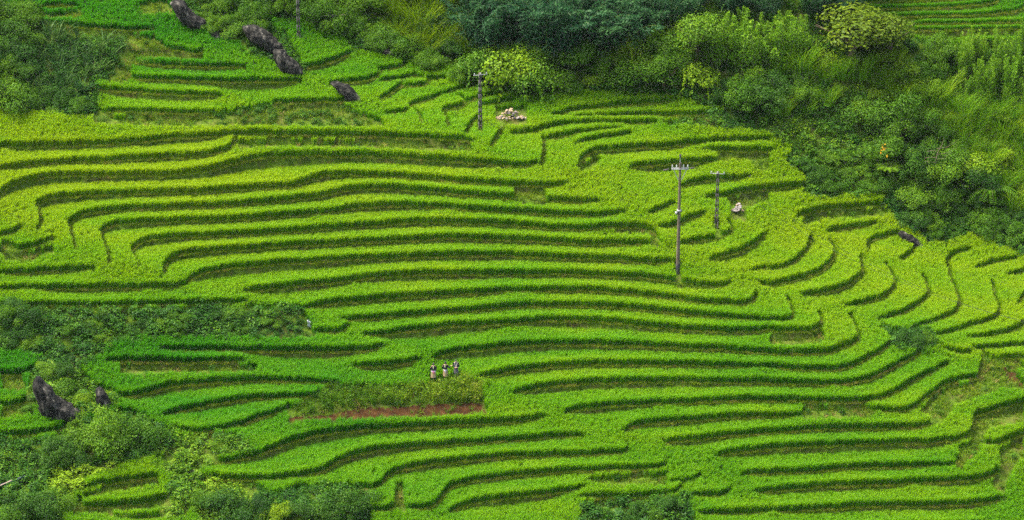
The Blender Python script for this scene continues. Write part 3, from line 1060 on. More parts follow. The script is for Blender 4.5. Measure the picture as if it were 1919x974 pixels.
ML = {k: leaf_material('leaf_' + k, st, translucent=0.3, gloss=0.012) for k, st in STOPS.items()}
M_BARK = noise_material('bark', [(0.3, (0.05, 0.035, 0.02)), (0.7, (0.13, 0.10, 0.07))], 6, stretch=(1, 1, .3))
M_CULM = noise_material('bamboo_culm', [(0.3, (0.06, 0.11, 0.02)), (0.7, (0.14, 0.20, 0.05))], 3)


def crown(r, nl, n, L, W, dome=0.62, flat=0.85, lob=(0.26, 0.50)):
    """leaves round several uneven lobes (radius about 1), denser at the rim and with gaps"""
    lc = r.normal(0, 1, (nl, 3)); lc /= np.linalg.norm(lc, axis=1)[:, None]
    lc[:, 2] = np.abs(lc[:, 2]) * 0.9 - 0.1
    lc *= dome * r.uniform(0.55, 1.1, (nl, 1)); lr = r.uniform(*lob, nl)
    lt = r.uniform(-0.18, 0.18, nl)
    k = r.choice(nl, n, p=lr ** 2 / (lr ** 2).sum())
    d = r.normal(0, 1, (n, 3)); d /= np.linalg.norm(d, axis=1)[:, None]
    bump = 1 + 0.22 * np.sin(d[:, 0] * 7 + k) * np.sin(d[:, 1] * 6 - k) * np.cos(d[:, 2] * 5 + 2 * k)
    c = lc[k] + d * (lr[k] * bump * r.choice([1.0, 0.82, 0.6, 1.18], n, p=[.5, .25, .1, .15]))[:, None]
    c[:, 2] = c[:, 2] * flat + 0.42
    ok = c[:, 2] > -0.12
    c, d, k = c[ok], d[ok], k[ok]
    v, f, t = leaves(r, c, d * 0.8 + [0, 0, 0.7] + r.normal(0, 0.45, c.shape), L, W)
    return v, f, np.clip(t * 0.75 + 0.12 + np.repeat(lt[k], 4), 0, 1)


def drape(r, n):
    """a creeper-covered mound: shoots that hang over the edge"""
    v0 = crown(r, 10, int(n * .8), 0.075, 0.055, dome=0.66, flat=0.62)
    parts = [v0]
    for k in range(16):
        az = r.uniform(0, 6.28)
        m = 16
        f = np.linspace(0, 1, m)
        c = np.c_[np.cos(az) * (0.75 + 0.25 * f), np.sin(az) * (0.75 + 0.25 * f), 0.55 - 0.6 * f ** 1.5] + r.normal(0, 0.04, (m, 3))
        parts.append(leaves(r, c, c + r.normal(0, .3, c.shape), 0.08, 0.06))
    return join(parts)


def tube(path, rad, sides=6):
    path = np.asarray(path, float); n = len(path)
    rad = np.broadcast_to(np.asarray(rad, float), (n,))
    tg_ = np.gradient(path, axis=0); tg_ /= np.linalg.norm(tg_, axis=1)[:, None] + 1e-9
    ref = np.where(np.abs(tg_[:, 2:3]) > 0.9, [[1., 0, 0]], [[0, 0, 1.]])
    a_ = np.cross(tg_, ref); a_ /= np.linalg.norm(a_, axis=1)[:, None]
    b_ = np.cross(tg_, a_)
    th = np.arange(sides) * 2 * math.pi / sides
    V = (path[:, None] + (a_[:, None] * np.cos(th)[None, :, None] + b_[:, None] * np.sin(th)[None, :, None]) * rad[:, None, None]).reshape(-1, 3)
    F_ = [[i * sides + k, i * sides + (k + 1) % sides, (i + 1) * sides + (k + 1) % sides, (i + 1) * sides + k] for i in range(n - 1) for k in range(sides)]
    V = np.concatenate([V, path[:1], path[-1:]])
    return V, np.array(F_ + [[k, len(V) - 2, (k + 1) % sides, (k + 1) % sides] for k in range(0)]), np.full(len(V), .5)


def bamboo_parts(r, culms=13, n=1500, droop=0.25, L=0.085, W=0.016, lean=0.30):
    st, lv = [], []
    for k in range(culms):
        az = r.uniform(0, 6.28); b = np.array([math.cos(az), math.sin(az), 0]) * r.uniform(0.02, 0.16)
        h = r.uniform(0.68, 1.0); ln = lean * r.uniform(0.4, 1.2)
        f = np.linspace(0, 1, 9)
        path = b + np.c_[math.cos(az) * ln * f ** 2, math.sin(az) * ln * f ** 2, h * (f - droop * 0.5 * f ** 4)]
        st.append(tube(path, 0.008 * (1 - 0.8 * f), 5))
        m = n // culms
        s_ = r.uniform(0.18, 1.0, m) ** 0.8
        base = np.stack([np.interp(s_, f, path[:, q]) for q in range(3)], 1)
        az2 = r.uniform(0, 6.28, m)
        rad = 0.16 * np.sin(np.clip(s_ * 0.85 + 0.15, 0, 1) * math.pi) ** 0.7 * r.uniform(0.2, 1, m) + 0.01
        c = base + np.c_[np.cos(az2) * rad, np.sin(az2) * rad, 0.25 * rad - 0.4 * rad ** 1.0 * droop * 4 * r.uniform(0, 1, m)]
        v, f4, t = leaves(r, c, np.c_[np.cos(az2) * .5, np.sin(az2) * .5, np.full(m, 0.8)] + r.normal(0, 0.35, (m, 3)), L, W, fold=0.3)
        lv.append((v, f4, np.clip(t * .7 + .3 * np.repeat(s_, 4), 0, 1)))
    return join(st), join(lv)


def plume_parts(r, n=900):
    """young bamboo: upright feathery plumes"""
    st, lv = [], []
    for k in range(7):
        az = r.uniform(0, 6.28); b = np.array([math.cos(az), math.sin(az), 0]) * r.uniform(0.0, 0.2)
        h = r.uniform(0.6, 1.0)
        f = np.linspace(0, 1, 7)
        path = b + np.c_[math.cos(az) * .12 * f ** 2, math.sin(az) * .12 * f ** 2, h * f]
        st.append(tube(path, 0.007 * (1 - 0.8 * f), 5))
        m = n // 7
        s_ = r.uniform(0.12, 1.0, m)
        base = np.stack([np.interp(s_, f, path[:, q]) for q in range(3)], 1)
        az2 = r.uniform(0, 6.28, m)
        rad = (0.19 * (1 - s_) ** 0.8 + 0.012) * r.uniform(0.15, 1, m)
        d = np.c_[np.cos(az2), np.sin(az2), np.full(m, 0.9)]
        c = base + np.c_[np.cos(az2) * rad, np.sin(az2) * rad, rad * 0.9]
        nrm = np.cross(d, r.normal(0, 1, (m, 3)))
        v, f4, t = leaves(r, c, nrm, 0.085, 0.02, fold=0.2)
        lv.append((v, f4, np.clip(t * .6 + .4 * np.repeat(s_, 4), 0, 1)))
    return join(st), join(lv)


def tree_parts(r, n=4600):
    st = [tube(np.c_[0.03 * np.sin(np.linspace(0, 3, 6)), 0.02 * np.cos(np.linspace(0, 3, 6)), np.linspace(-0.03, 0.5, 6)], np.linspace(0.045, 0.028, 6), 7)]
    for k in range(6):
        az = k * 1.05 + r.uniform(-.3, .3)
        f = np.linspace(0, 1, 5)
        st.append(tube(np.c_[math.cos(az) * 0.42 * f, math.sin(az) * .42 * f, 0.34 + 0.06 * (k % 3) + 0.36 * f ** .8], 0.022 * (1 - .75 * f), 5))
    v, f, t = crown(r, 13, n, 0.075, 0.04, dome=0.60, flat=0.75)
    v = v * [0.62, 0.62, 0.62] + [0, 0, 0.40]
    return join(st), (v, f, t)


proto_rng = np.random.default_rng(21)
PM = {}


def store(kind, key, parts):
    PM.setdefault(kind, []).append(parts)


def mdat(name, vft, mat):
    o = mesh_obj(name, vft[0], vft[1], mat, tint=vft[2], link=False)
    me = o.data
    bpy.data.objects.remove(o)
    return me


for k in range(6):
    b = crown(proto_rng, 20, 5600, 0.064, 0.040, dome=0.95, flat=0.78, lob=(.17, .38))
    sx_ = proto_rng.uniform(.8, 1.25)
    b = (b[0] * [sx_, 1 / sx_, 1], b[1], b[2])
    sh_ = []
    for q in range(26):                                   # shoots that stick out of the outline
        az, el = proto_rng.uniform(0, 6.28), proto_rng.uniform(.15, 1.4)
        dr = np.array([math.cos(az) * math.cos(el), math.sin(az) * math.cos(el), math.sin(el)])
        r_s = np.linspace(.55, proto_rng.uniform(.95, 1.3), 12)[:, None]
        c_ = dr * r_s + [0, 0, .25] + np.c_[np.zeros((12, 2)), -.25 * (r_s[:, 0] - .55) ** 2] + proto_rng.normal(0, .035, (12, 3))
        sh_.append(leaves(proto_rng, c_, proto_rng.normal(0, .5, (12, 3)) + [0, 0, .8], .08, .035))
    b = join([b] + sh_)
    for mt in ('dark', 'mid', 'bright'):
        PM.setdefault(('bush', mt), []).append([('foliage', mdat('bush_foliage', b, ML[mt]))])
for k in range(4):
    b = drape(proto_rng, 3800)
    for mt in ('mid', 'bright'):
        PM.setdefault(('mound', mt), []).append([('foliage', mdat('mound_foliage', b, ML[mt]))])
for k in range(4):
    g_ = blades(proto_rng, 300, 0.66, 0.36, 0.016, 0.70, 5, hvar=0.5)
    for mt in ('grass', 'bright'):
        PM.setdefault(('grass', mt), []).append([('foliage', mdat('grass_blades', g_, ML[mt]))])
for k in range(4):
    a_, b_ = plume_parts(proto_rng)
    PM.setdefault(('plume', 'bamboo'), []).append([('culms', mdat('plume_culms', a_, M_CULM)), ('foliage', mdat('plume_foliage', b_, ML['bamboo']))])
for k in range(4):
    a_, b_ = bamboo_parts(proto_rng, 16, 3600, droop=0.5, L=0.065, W=0.014, lean=0.42)
    for mt in ('grove', 'mid'):
        PM.setdefault(('grove', mt), []).append([('culms', mdat('grove_culms', a_, M_CULM)), ('foliage', mdat('grove_foliage', b_, ML[mt]))])
for k in range(3):
    a_, b_ = tree_parts(proto_rng)
    for mt in ('olive', 'mid', 'dark', 'bright'):
        PM.setdefault(('tree', mt), []).append([('trunk', mdat('tree_trunk', a_, M_BARK)), ('crown', mdat('tree_crown', b_, ML[mt]))])
plant_rng = np.random.default_rng(5)
NAMES = {'bush': ('bush', 'bush'), 'mound': ('creeper_mound', 'creeper'), 'grass': ('grass_clump', 'grass clump'), 'plume': ('young_bamboo', 'bamboo'),
         'grove': ('bamboo_clump', 'bamboo'), 'tree': ('tree', 'tree')}


def plant(kind, mt, u, v, size_px, label, group=None, tall=1.0, sink=0.1):
    """one plant with its foot at a surveyed place; size_px is how wide (bush) or high (others) it looks"""
    w = ground_at(u, v); s = size_px * float(mpp(u, v))
    parts = PM[(kind, mt)][int(plant_rng.integers(0, len(PM[(kind, mt)])))]
    nm, cat = NAMES[kind]
    if len(parts) == 1:
        o = bpy.data.objects.new(nm, parts[0][1]); COL.objects.link(o)
    else:
        o = bpy.data.objects.new(nm, None); COL.objects.link(o)
        for pn, me in parts:
            c = bpy.data.objects.new(pn, me); COL.objects.link(c); c.parent = o
    o.location = (w[0], w[1], w[2] - sink * s * 0.5)
    o.rotation_euler = (plant_rng.normal(0, .06), plant_rng.normal(0, .06), plant_rng.uniform(0, 6.28))
    o.scale = (s * plant_rng.uniform(.9, 1.12), s * plant_rng.uniform(.9, 1.12), s * tall * plant_rng.uniform(.88, 1.15))
    return tag(o, label, cat, group)


def fill(pl, dist, choices, label_of, seed, jitter=0.4):
    """plants spread over an outline of ground, every one an object of its own"""
    r = np.random.default_rng(seed)
    x0, y0 = pl.min(0); x1, y1 = pl.max(0)
    row = 0
    y = y0
    while y <= y1:
        for x in np.arange(x0 + (dist / 2 if row % 2 else 0), x1 + 1, dist):
            px, py = x + r.uniform(-jitter, jitter) * dist, y + r.uniform(-jitter, jitter) * dist * .6
            if inside(pl, np.array([px]), np.array([py]))[0]:
                c = choices[int(r.choice(len(choices), p=np.array([q[0] for q in choices]) / sum(q[0] for q in choices)))]
                kind, mt, sz, tl = c[1], c[2], c[3], c[4]
                plant(kind, mt, px, py, sz * r.uniform(.60, 1.30), *label_of[(kind, mt)], tall=tl)
        y += dist * .6; row += 1


# far slope above everything: dark thicket that closes the view
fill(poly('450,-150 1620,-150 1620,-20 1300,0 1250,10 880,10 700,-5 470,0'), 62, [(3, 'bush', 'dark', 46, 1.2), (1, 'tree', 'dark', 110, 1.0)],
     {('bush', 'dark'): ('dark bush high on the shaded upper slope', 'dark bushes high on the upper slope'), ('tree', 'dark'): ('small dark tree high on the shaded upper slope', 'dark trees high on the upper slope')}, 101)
# dark weeping bamboo grove
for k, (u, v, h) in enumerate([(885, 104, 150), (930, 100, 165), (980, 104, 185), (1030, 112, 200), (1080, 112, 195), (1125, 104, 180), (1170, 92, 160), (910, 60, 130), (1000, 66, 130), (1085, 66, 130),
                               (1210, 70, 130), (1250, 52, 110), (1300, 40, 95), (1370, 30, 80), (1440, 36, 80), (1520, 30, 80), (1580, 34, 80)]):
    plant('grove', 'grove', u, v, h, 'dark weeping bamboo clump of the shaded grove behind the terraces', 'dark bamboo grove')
# dark grass slope and bushes at the top
fill(poly('700,0 890,0 890,120 800,108 740,70'), 34, [(3, 'grass', 'bright', 60, 1.0), (1, 'bush', 'dark', 26, 1.0)],
     {('grass', 'bright'): ('tall green grass clump on the shaded slope beside the bamboo grove', 'grass clumps beside the bamboo grove'), ('bush', 'dark'): ('small dark bush on the shaded grass slope', 'small bushes on the shaded grass slope')}, 102)
fill(poly('470,0 690,0 690,60 640,70 560,42 500,34'), 40, [(3, 'bush', 'mid', 36, 1.1), (2, 'bush', 'dark', 34, 1.1)],
     {('bush', 'mid'): ('leafy green bush on the top slope near the lattice pole', 'bushes on the top slope'), ('bush', 'dark'): ('dark leafy bush on the top slope near the lattice pole', 'dark bushes on the top slope')}, 103)
fill(poly('640,58 700,66 780,104 860,134 850,158 790,124 700,106 650,88'), 30, [(3, 'bush', 'mid', 28, 1.0), (1, 'mound', 'mid', 30, 1.0)],
     {('bush', 'mid'): ('green bush at the top edge of the small middle paddies', 'bushes edging the small middle paddies'), ('mound', 'mid'): ('creeper mound at the top edge of the small middle paddies', 'creepers edging the small middle paddies')}, 104)
# creeper-covered mound in the middle
for (u, v, w, kd, mt, lb, tl) in [(900, 160, 50, 'mound', 'mid', 'bright creeper mound just behind the pole with white insulators', 1.3), (955, 166, 62, 'mound', 'bright', 'broad bright creeper mound above the pale stone heap', 1.45),
                              (1010, 174, 54, 'mound', 'mid', 'drooping green creeper mound beside the broad bright one', 1.4), (1042, 176, 34, 'bush', 'mid', 'leafy green bush between the creeper mounds and the dark grove', 1.2), (862, 152, 28, 'bush', 'mid', 'low green bush on the edge of the creeper mounds', 1.0),
                              (935, 130, 44, 'bush', 'mid', 'leafy bush rising behind the broad bright creeper mound', 1.2), (990, 140, 44, 'bush', 'mid', 'leafy bush rising behind the drooping creeper mound', 1.2)]:
    plant(kd, mt, u, v, w, lb, tall=tl)
# slope between the grove and the back paddies
fill(poly('1060,160 1110,110 1200,70 1330,60 1340,150 1300,180 1200,178 1080,176'), 46, [(5, 'bush', 'mid', 42, 1.1), (1, 'bush', 'dark', 42, 1.1), (3, 'mound', 'bright', 40, 1.2), (1, 'tree', 'mid', 80, 1.0)],
     {('bush', 'mid'): ('leafy green bush on the slope behind the back paddies', 'bushes behind the back paddies'), ('bush', 'dark'): ('dark bush on the slope behind the back paddies', 'dark bushes behind the back paddies'),
      ('mound', 'bright'): ('bright creeper on the slope behind the back paddies', 'creepers behind the back paddies'), ('tree', 'mid'): ('small green tree on the slope behind the back paddies', 'small trees behind the back paddies')}, 105)
# young bamboo plumes
for k, (u, v, h) in enumerate([(1318, 122, 105), (1345, 128, 115), (1378, 136, 120), (1408, 132, 118), (1436, 120, 100), (1458, 130, 105), (1482, 112, 92), (1508, 104, 85), (1360, 95, 85), (1400, 90, 80), (1430, 80, 70), (1462, 84, 70)]):
    plant('plume', 'bamboo', u, v, h, 'feathery light green young bamboo below the dark grove', 'young bamboo below the dark grove')
fill(poly('1775,190 1790,120 1850,100 1960,95 1960,230 1860,205'), 30, [(1, 'plume', 'bamboo', 62, 1.1)],
     {('plume', 'bamboo'): ('feathery light green young bamboo below the distant terraces', 'young bamboo below the distant terraces')}, 106)
plant('tree', 'olive', 1600, 120, 165, 'rounded yellow olive tree on the hill crest', tall=.72)
plant('tree', 'olive', 1668, 125, 105, 'lower yellow olive tree beside the rounded one on the crest', tall=.85)
plant('bush', 'dark', 1759, 78, 14, 'small round dark bush below the distant terraces')
# crest and grass slope
fill(poly('1440,150 1440,95 1560,110 1660,150 1720,180 1690,200 1600,170 1500,150'), 30, [(4, 'grass', 'grass', 52, 1.0), (1, 'bush', 'mid', 26, 1.0)],
     {('grass', 'grass'): ('tall bright grass clump on the hill crest below the olive tree', 'grass clumps on the crest'), ('bush', 'mid'): ('green bush among the tall grass on the hill crest', 'bushes among the crest grass')}, 107)
fill(poly('1640,125 1780,90 1790,190 1720,190 1660,150'), 38, [(2, 'bush', 'mid', 32, 1.1), (1, 'bush', 'bright', 30, 1.1), (1, 'grass', 'grass', 45, 1)],
     {('bush', 'mid'): ('green bush on the crest beside the young bamboo', 'bushes beside the young bamboo'), ('bush', 'bright'): ('bright green bush on the crest beside the young bamboo', 'bright bushes beside the young bamboo'),
      ('grass', 'grass'): ('tall grass clump on the crest beside the young bamboo', 'grass clumps beside the young bamboo')}, 108)
fill(poly('1715,178 1790,192 1930,212 1960,392 1900,352 1810,300 1755,250'), 25, [(6, 'grass', 'grass', 48, 1.0), (2, 'bush', 'bright', 24, 1.0)],
     {('grass', 'grass'): ('tall yellow green grass clump on the sunny shoulder of the hill', 'grass clumps on the hill shoulder'), ('bush', 'bright'): ('bright bush among the grass on the sunny shoulder of the hill', 'bushes on the hill shoulder')}, 109)
# the thicket that overhangs the slope
fill(poly('1330,160 1440,155 1560,175 1600,190 1560,215 1470,215 1380,208 1330,190'), 42, [(4, 'bush', 'mid', 38, 1.0), (2, 'bush', 'dark', 38, 1.0), (2, 'grass', 'grass', 46, 1)],
     {('bush', 'mid'): ('green bush in the thicket above the weedy hollow', 'thicket above the weedy hollow'), ('bush', 'dark'): ('dark bush in the thicket above the weedy hollow', 'dark thicket above the weedy hollow'),
      ('grass', 'grass'): ('grass clump hanging over the weedy hollow', 'grass over the weedy hollow')}, 110)
fill(poly('1600,185 1690,190 1735,235 1800,300 1880,350 1930,378 1930,400 1800,370 1720,350 1650,310 1610,250'), 48, [(3, 'bush', 'dark', 44, 1.1), (6, 'bush', 'mid', 46, 1.1), (1, 'mound', 'bright', 44, 1.0), (1, 'tree', 'mid', 80, 1), (2, 'grass', 'grass', 50, 1)],
     {('bush', 'dark'): ('dark leafy bush in the steep thicket of the hill', 'steep thicket of dark bushes'), ('bush', 'mid'): ('green leafy bush in the steep thicket of the hill', 'steep thicket of green bushes'),
      ('mound', 'bright'): ('bright creeper spread over the steep thicket', 'creepers on the steep thicket'), ('tree', 'mid'): ('small tree standing out of the steep thicket', 'small trees in the steep thicket'), ('grass', 'grass'): ('grass clump among the bushes of the steep thicket', 'grass in the steep thicket')}, 111)
fill(poly('1500,300 1650,290 1720,360 1650,376 1520,368'), 36, [(3, 'bush', 'mid', 22, .8), (1, 'bush', 'dark', 22, .8)],
     {('bush', 'mid'): ('low green bush in the weedy hollow', 'low bushes in the weedy hollow'), ('bush', 'dark'): ('low dark bush in the weedy hollow', 'low dark bushes in the weedy hollow')}, 112)
fill(poly('1655,375 1760,362 1960,410 1960,470 1830,448 1745,452 1690,420'), 36, [(2, 'bush', 'dark', 30, .9), (5, 'bush', 'mid', 30, .9)],
     {('bush', 'dark'): ('dark low bush at the foot of the hill by the valley paddies', 'dark bushes at the foot of the hill'), ('bush', 'mid'): ('green low bush at the foot of the hill by the valley paddies', 'green bushes at the foot of the hill')}, 113)
# rock ridge at the top
fill(poly('350,-30 460,-10 480,30 520,60 470,95 420,70 380,40'), 30, [(1, 'bush', 'mid', 26, 1.0), (1, 'mound', 'mid', 28, 1.0)],
     {('bush', 'mid'): ('green bush on the black rock ridge', 'bushes on the rock ridge'), ('mound', 'mid'): ('green creeper on the black rock ridge', 'creepers on the rock ridge')}, 114)
# upper slope with maize
fill(poly('-60,10 50,30 72,60 60,130 40,200 -60,205'), 38, [(2, 'bush', 'mid', 36, 1.0), (2, 'bush', 'dark', 34, 1.0)],
     {('bush', 'mid'): ('green bush on the slope beside the maize', 'bushes beside the maize'), ('bush', 'dark'): ('dark bush on the slope beside the maize', 'dark bushes beside the maize')}, 115)
fill(poly('20,175 130,185 160,215 60,212 0,208'), 26, [(2, 'bush', 'mid', 22, .9), (1, 'bush', 'dark', 22, .9)],
     {('bush', 'mid'): ('low green bush between the maize and the upper paddy', 'low bushes under the maize'), ('bush', 'dark'): ('low dark bush between the maize and the upper paddy', 'low dark bushes under the maize')}, 116)
# weedy bank in the middle of the near fields
fill(poly('40,596 450,590 560,600 450,632 270,634 180,650 60,612'), 27, [(2, 'bush', 'mid', 17, .75), (3, 'bush', 'dark', 17, .75), (1, 'grass', 'bright', 22, 1)],
     {('bush', 'mid'): ('low green bush on the tall weedy bank', 'low bushes on the tall weedy bank'), ('bush', 'dark'): ('low dark bush on the tall weedy bank', 'low dark bushes on the tall weedy bank'), ('grass', 'bright'): ('grass clump on the tall weedy bank', 'grass on the tall weedy bank')}, 117)
fill(poly('-60,590 40,592 60,625 85,655 20,662 -60,660'), 34, [(1, 'bush', 'dark', 30, 1), (1, 'bush', 'mid', 30, 1)],
     {('bush', 'mid'): ('green bush at the end of the tall weedy bank', 'bushes at the end of the weedy bank'), ('bush', 'dark'): ('dark bush at the end of the tall weedy bank', 'dark bushes at the end of the weedy bank')}, 118)
for (u, v, w, kd, mt, lb) in [(88, 700, 26, 'bush', 'mid', 'green bush growing over the top of the largest black rock'), (125, 705, 26, 'bush', 'dark', 'dark broad leaved bush between the two black rocks'), (120, 735, 28, 'mound', 'mid', 'creeper patch hanging between the two black rocks'),
                              (150, 760, 22, 'bush', 'bright', 'bright ferny bush below the pointed black rock'), (62, 690, 18, 'grass', 'grass', 'fern tuft above the largest black rock'),
                              (148, 800, 20, 'bush', 'mid', 'low bush growing against the foot of the largest black rock'), (60, 775, 16, 'bush', 'mid', 'small green bush behind the foot of the largest black rock'), (205, 838, 56, 'bush', 'mid', 'big leafy bush below the two black rocks'), (262, 835, 48, 'bush', 'mid', 'big green bush with dark gaps beside the stepped paddies'), (165, 835, 40, 'bush', 'mid', 'green bush leaning against the big leafy bush'),
                              (110, 862, 44, 'bush', 'dark', 'dark bush above the blue hose'), (140, 870, 30, 'bush', 'dark', 'small dark bush beside the one above the blue hose'), (300, 880, 20, 'bush', 'mid', 'small bush at the end of the grassy path'),
                              (60, 965, 44, 'bush', 'dark', 'dark bush in the lowest corner below the blue hose'), (110, 958, 36, 'bush', 'mid', 'green bush beside the lowest corner bush'), (15, 985, 30, 'bush', 'mid', 'leafy green bush at the very corner of the slope'),
                              (420, 972, 52, 'bush', 'dark', 'round leafy bush at the lower edge beside the short paddies'), (380, 960, 30, 'bush', 'mid', 'small leafy bush leaning on the round lower edge bush'), (470, 968, 36, 'bush', 'dark', 'dark bush next to the round lower edge bush'),
                              (648, 968, 46, 'bush', 'dark', 'dark shrub with reddish flower heads below the long paddies'), (520, 975, 30, 'bush', 'bright', 'yellow green bush at the lower edge between two dark ones'), (560, 972, 26, 'bush', 'dark', 'small dark bush at the lower edge near the flowering shrub'),
                              (1196, 968, 26, 'bush', 'dark', 'dark bush at the lower edge on the weedy bank'), (1262, 966, 26, 'bush', 'dark', 'dark bush at the lower edge beside the dry grass'), (1228, 972, 20, 'bush', 'mid', 'green bush at the lower edge between two dark ones on the weedy bank'),
                              (1715, 645, 26, 'bush', 'dark', 'dark green bush in the ditch between the valley paddies'), (1690, 640, 20, 'bush', 'dark', 'small dark bush joined to the ditch bush'), (1740, 640, 20, 'bush', 'mid', 'green bush at the far end of the ditch'),
                              (1722, 652, 16, 'grass', 'grass', 'spiky leaf rosette in front of the ditch bush'),
                              (300, 850, 22, 'grass', 'grass', 'feathery reed tuft beside the big green bush')]:
    plant(kd, mt, u, v, w, lb)


# ---------------------------------------------------------------- rocks and stones
M_ROCK = noise_material('dark_limestone', [(0.3, (0.004, 0.0045, 0.004)), (0.48, (0.012, 0.0125, 0.011)), (0.58, (0.034, 0.034, 0.028)), (0.70, (0.15, 0.145, 0.12))], 2.6, rough=0.95, bump=1.0, stretch=(1, 1, .45))
M_STONE = noise_material('pale_stone', [(0.3, (0.20, 0.15, 0.09)), (0.55, (0.33, 0.25, 0.16)), (0.75, (0.46, 0.38, 0.27))], 3.5, bump=0.5)
M_STONE_GREY = noise_material('grey_stone', [(0.3, (0.10, 0.095, 0.09)), (0.55, (0.22, 0.20, 0.19)), (0.75, (0.40, 0.36, 0.33))], 3.5, bump=0.5)


def rock_mesh(name, seed, size, cuts=16, rough=0.18, sub=4, mat=None):
    r = np.random.default_rng(seed)
    sub = 5 if sub == 4 else sub
    bm = bmesh.new()
    bmesh.ops.create_icosphere(bm, subdivisions=sub, radius=1.0)
    v = np.array([q.co[:] for q in bm.verts])
    for k in range(cuts):
        n = r.normal(0, 1, 3); n /= np.linalg.norm(n)
        d = r.uniform(0.42, 0.85)
        ex = v @ n - d
        v -= np.clip(ex, 0, None)[:, None] * n * 0.92
    for q, p_ in zip(bm.verts, v):
        p_ = Vector(p_)
        f = 1 + rough * (abs(mnoise.noise(p_ * 2.1 + Vector((seed, 0, 0)))) * 2 - .5) + rough * .6 * mnoise.noise(p_ * 5.3 + Vector((0, seed, 0)))
        f += rough * .9 * max(0, mnoise.noise(Vector((p_.x * 5.0 + seed, p_.y * 5.0, p_.z * 0.9)))) + rough * .35 * mnoise.noise(p_ * 11)
        q.co = Vector((p_.x * size[0], p_.y * size[1], p_.z * size[2])) * f
    me = bpy.data.meshes.new(name)
    bm.to_mesh(me); bm.free()
    me.materials.append(mat or M_ROCK)
    return me


def rock(u, v, w_px, h_px, tilt, seed, label, deep=0.6, sink=0.3, mat=None, group=None, name='rock'):
    g = ground_at(u, v); m = float(mpp(u, v))
    w, h = w_px * m / 2, h_px * m / 2
    o = bpy.data.objects.new(name, rock_mesh(name, seed, (w * 1.2, max(w, h) * deep, h * 1.25), mat=mat))
    COL.objects.link(o)
    o.location = (g[0], g[1], g[2] + h * (1 - sink))
    o.rotation_euler = (0.15, math.radians(tilt), random.uniform(-.2, .2))
    return tag(o, label, 'rock' if name == 'rock' else 'stone', group)


def outcrop(outline, v_base, thick, seed, label):
    """a craggy rock fin: outline as seen from the valley, real thickness, broken faces"""
    pts = np.array([[float(c) for c in a_.split(',')] for a_ in outline.split()])
    u0 = pts[:, 0].mean(); m = float(mpp(u0, v_base)); g_ = ground_at(u0, v_base)
    q = np.c_[(pts[:, 0] - u0) * m, -(pts[:, 1] - v_base) * m / math.cos(PITCH)]
    q = resample(np.r_[q, q[:1]], 0.22)[:-1]
    c = q.mean(0)
    n = len(q)
    rings = []
    for y_, k in ((-1, .45), (-.72, .80), (0, 1.0), (.8, .9), (1.2, .5)):
        r_2 = c + (q - c) * k
        rings.append(np.c_[r_2[:, 0], np.full(n, y_ * thick), r_2[:, 1]])
    V = np.concatenate(rings)
    bm = bmesh.new()
    vs = [bm.verts.new(p_) for p_ in V]
    for k in range(4):
        for a_ in range(n):
            b_ = (a_ + 1) % n
            bm.faces.new((vs[k * n + a_], vs[k * n + b_], vs[(k + 1) * n + b_], vs[(k + 1) * n + a_]))
    for ring, flip in ((vs[:n], True), (vs[4 * n:], False)):
        cv = bm.verts.new(tuple(np.mean([w.co[:] for w in ring], axis=0)))
        for a_ in range(n):
            b_ = (a_ + 1) % n
            bm.faces.new((ring[b_], ring[a_], cv) if flip else (ring[a_], ring[b_], cv))
    bmesh.ops.triangulate(bm, faces=bm.faces[:])
    bmesh.ops.subdivide_edges(bm, edges=bm.edges[:], cuts=2, use_grid_fill=True)
    bm.normal_update()
    for w in bm.verts:
        p_ = w.co + Vector((seed * 3.1, 0, 0))
        d_ = .16 * mnoise.noise(p_ * 1.1) + .13 * abs(mnoise.noise(Vector((p_.x * 3.2 + p_.z * 1.6, p_.y * 3, p_.z * .8)))) + .06 * mnoise.noise(p_ * 5.5)
        w.co += w.normal * d_
    bmesh.ops.recalc_face_normals(bm, faces=bm.faces[:])
    me = bpy.data.meshes.new('rock')
    bm.to_mesh(me); bm.free()
    me.materials.append(M_ROCK)
    o = bpy.data.objects.new('rock', me); COL.objects.link(o)
    o.location = g_
    return tag(o, label, 'rock')


outcrop('66,716 74,706 82,722 96,730 106,748 118,758 134,764 148,775 156,790 150,797 135,795 112,792 92,788 78,778 70,745', 786, .75, 1, 'largest black rock, a leaning craggy fin beside the bottom paddies')
outcrop('180,728 188,726 198,738 208,755 212,772 200,778 184,776 180,750', 768, .5, 2, 'pointed black rock standing among the ferns')
outcrop('322,8 330,1 345,5 352,17 368,29 386,42 382,56 362,54 345,40 330,28', 50, .9, 3, 'long black rock at the top of the bush covered ridge')
outcrop('458,48 480,47 500,58 515,70 531,84 530,98 512,96 495,86 478,78 462,64', 92, .9, 4, 'black rock with dry grass on the lower ridge')
outcrop('515,95 530,97 545,111 560,124 571,137 560,146 540,140 522,126 512,108', 138, .8, 5, 'black rock at the tail of the bush covered ridge')
outcrop('621,154 632,150 650,158 665,171 679,187 676,196 666,192 648,180 632,168', 188, .6, 6, 'long dark boulder lying alone between the small paddies')
rock(405, 75, 32, 20, 32, 6, 'small black rock among green weeds below the long one on the ridge')
rock(1127, 348, 27, 12, 35, 10, 'small dark boulder in a bright paddy')
rock(1172, 382, 26, 18, 25, 11, 'dark rock at a muddy paddy corner')
rock(1712, 462, 66, 22, 28, 12, 'dark split rock at the foot of the bushy hill', deep=.5)
rock(1643, 424, 18, 11, 10, 13, 'small dark rock above a curved valley paddy')
rock(930, 150, 24, 14, 10, 14, 'grey rock face showing between the creeper mounds')
rock(988, 180, 22, 18, 15, 15, 'dark rock at the foot of the drooping creeper mound')
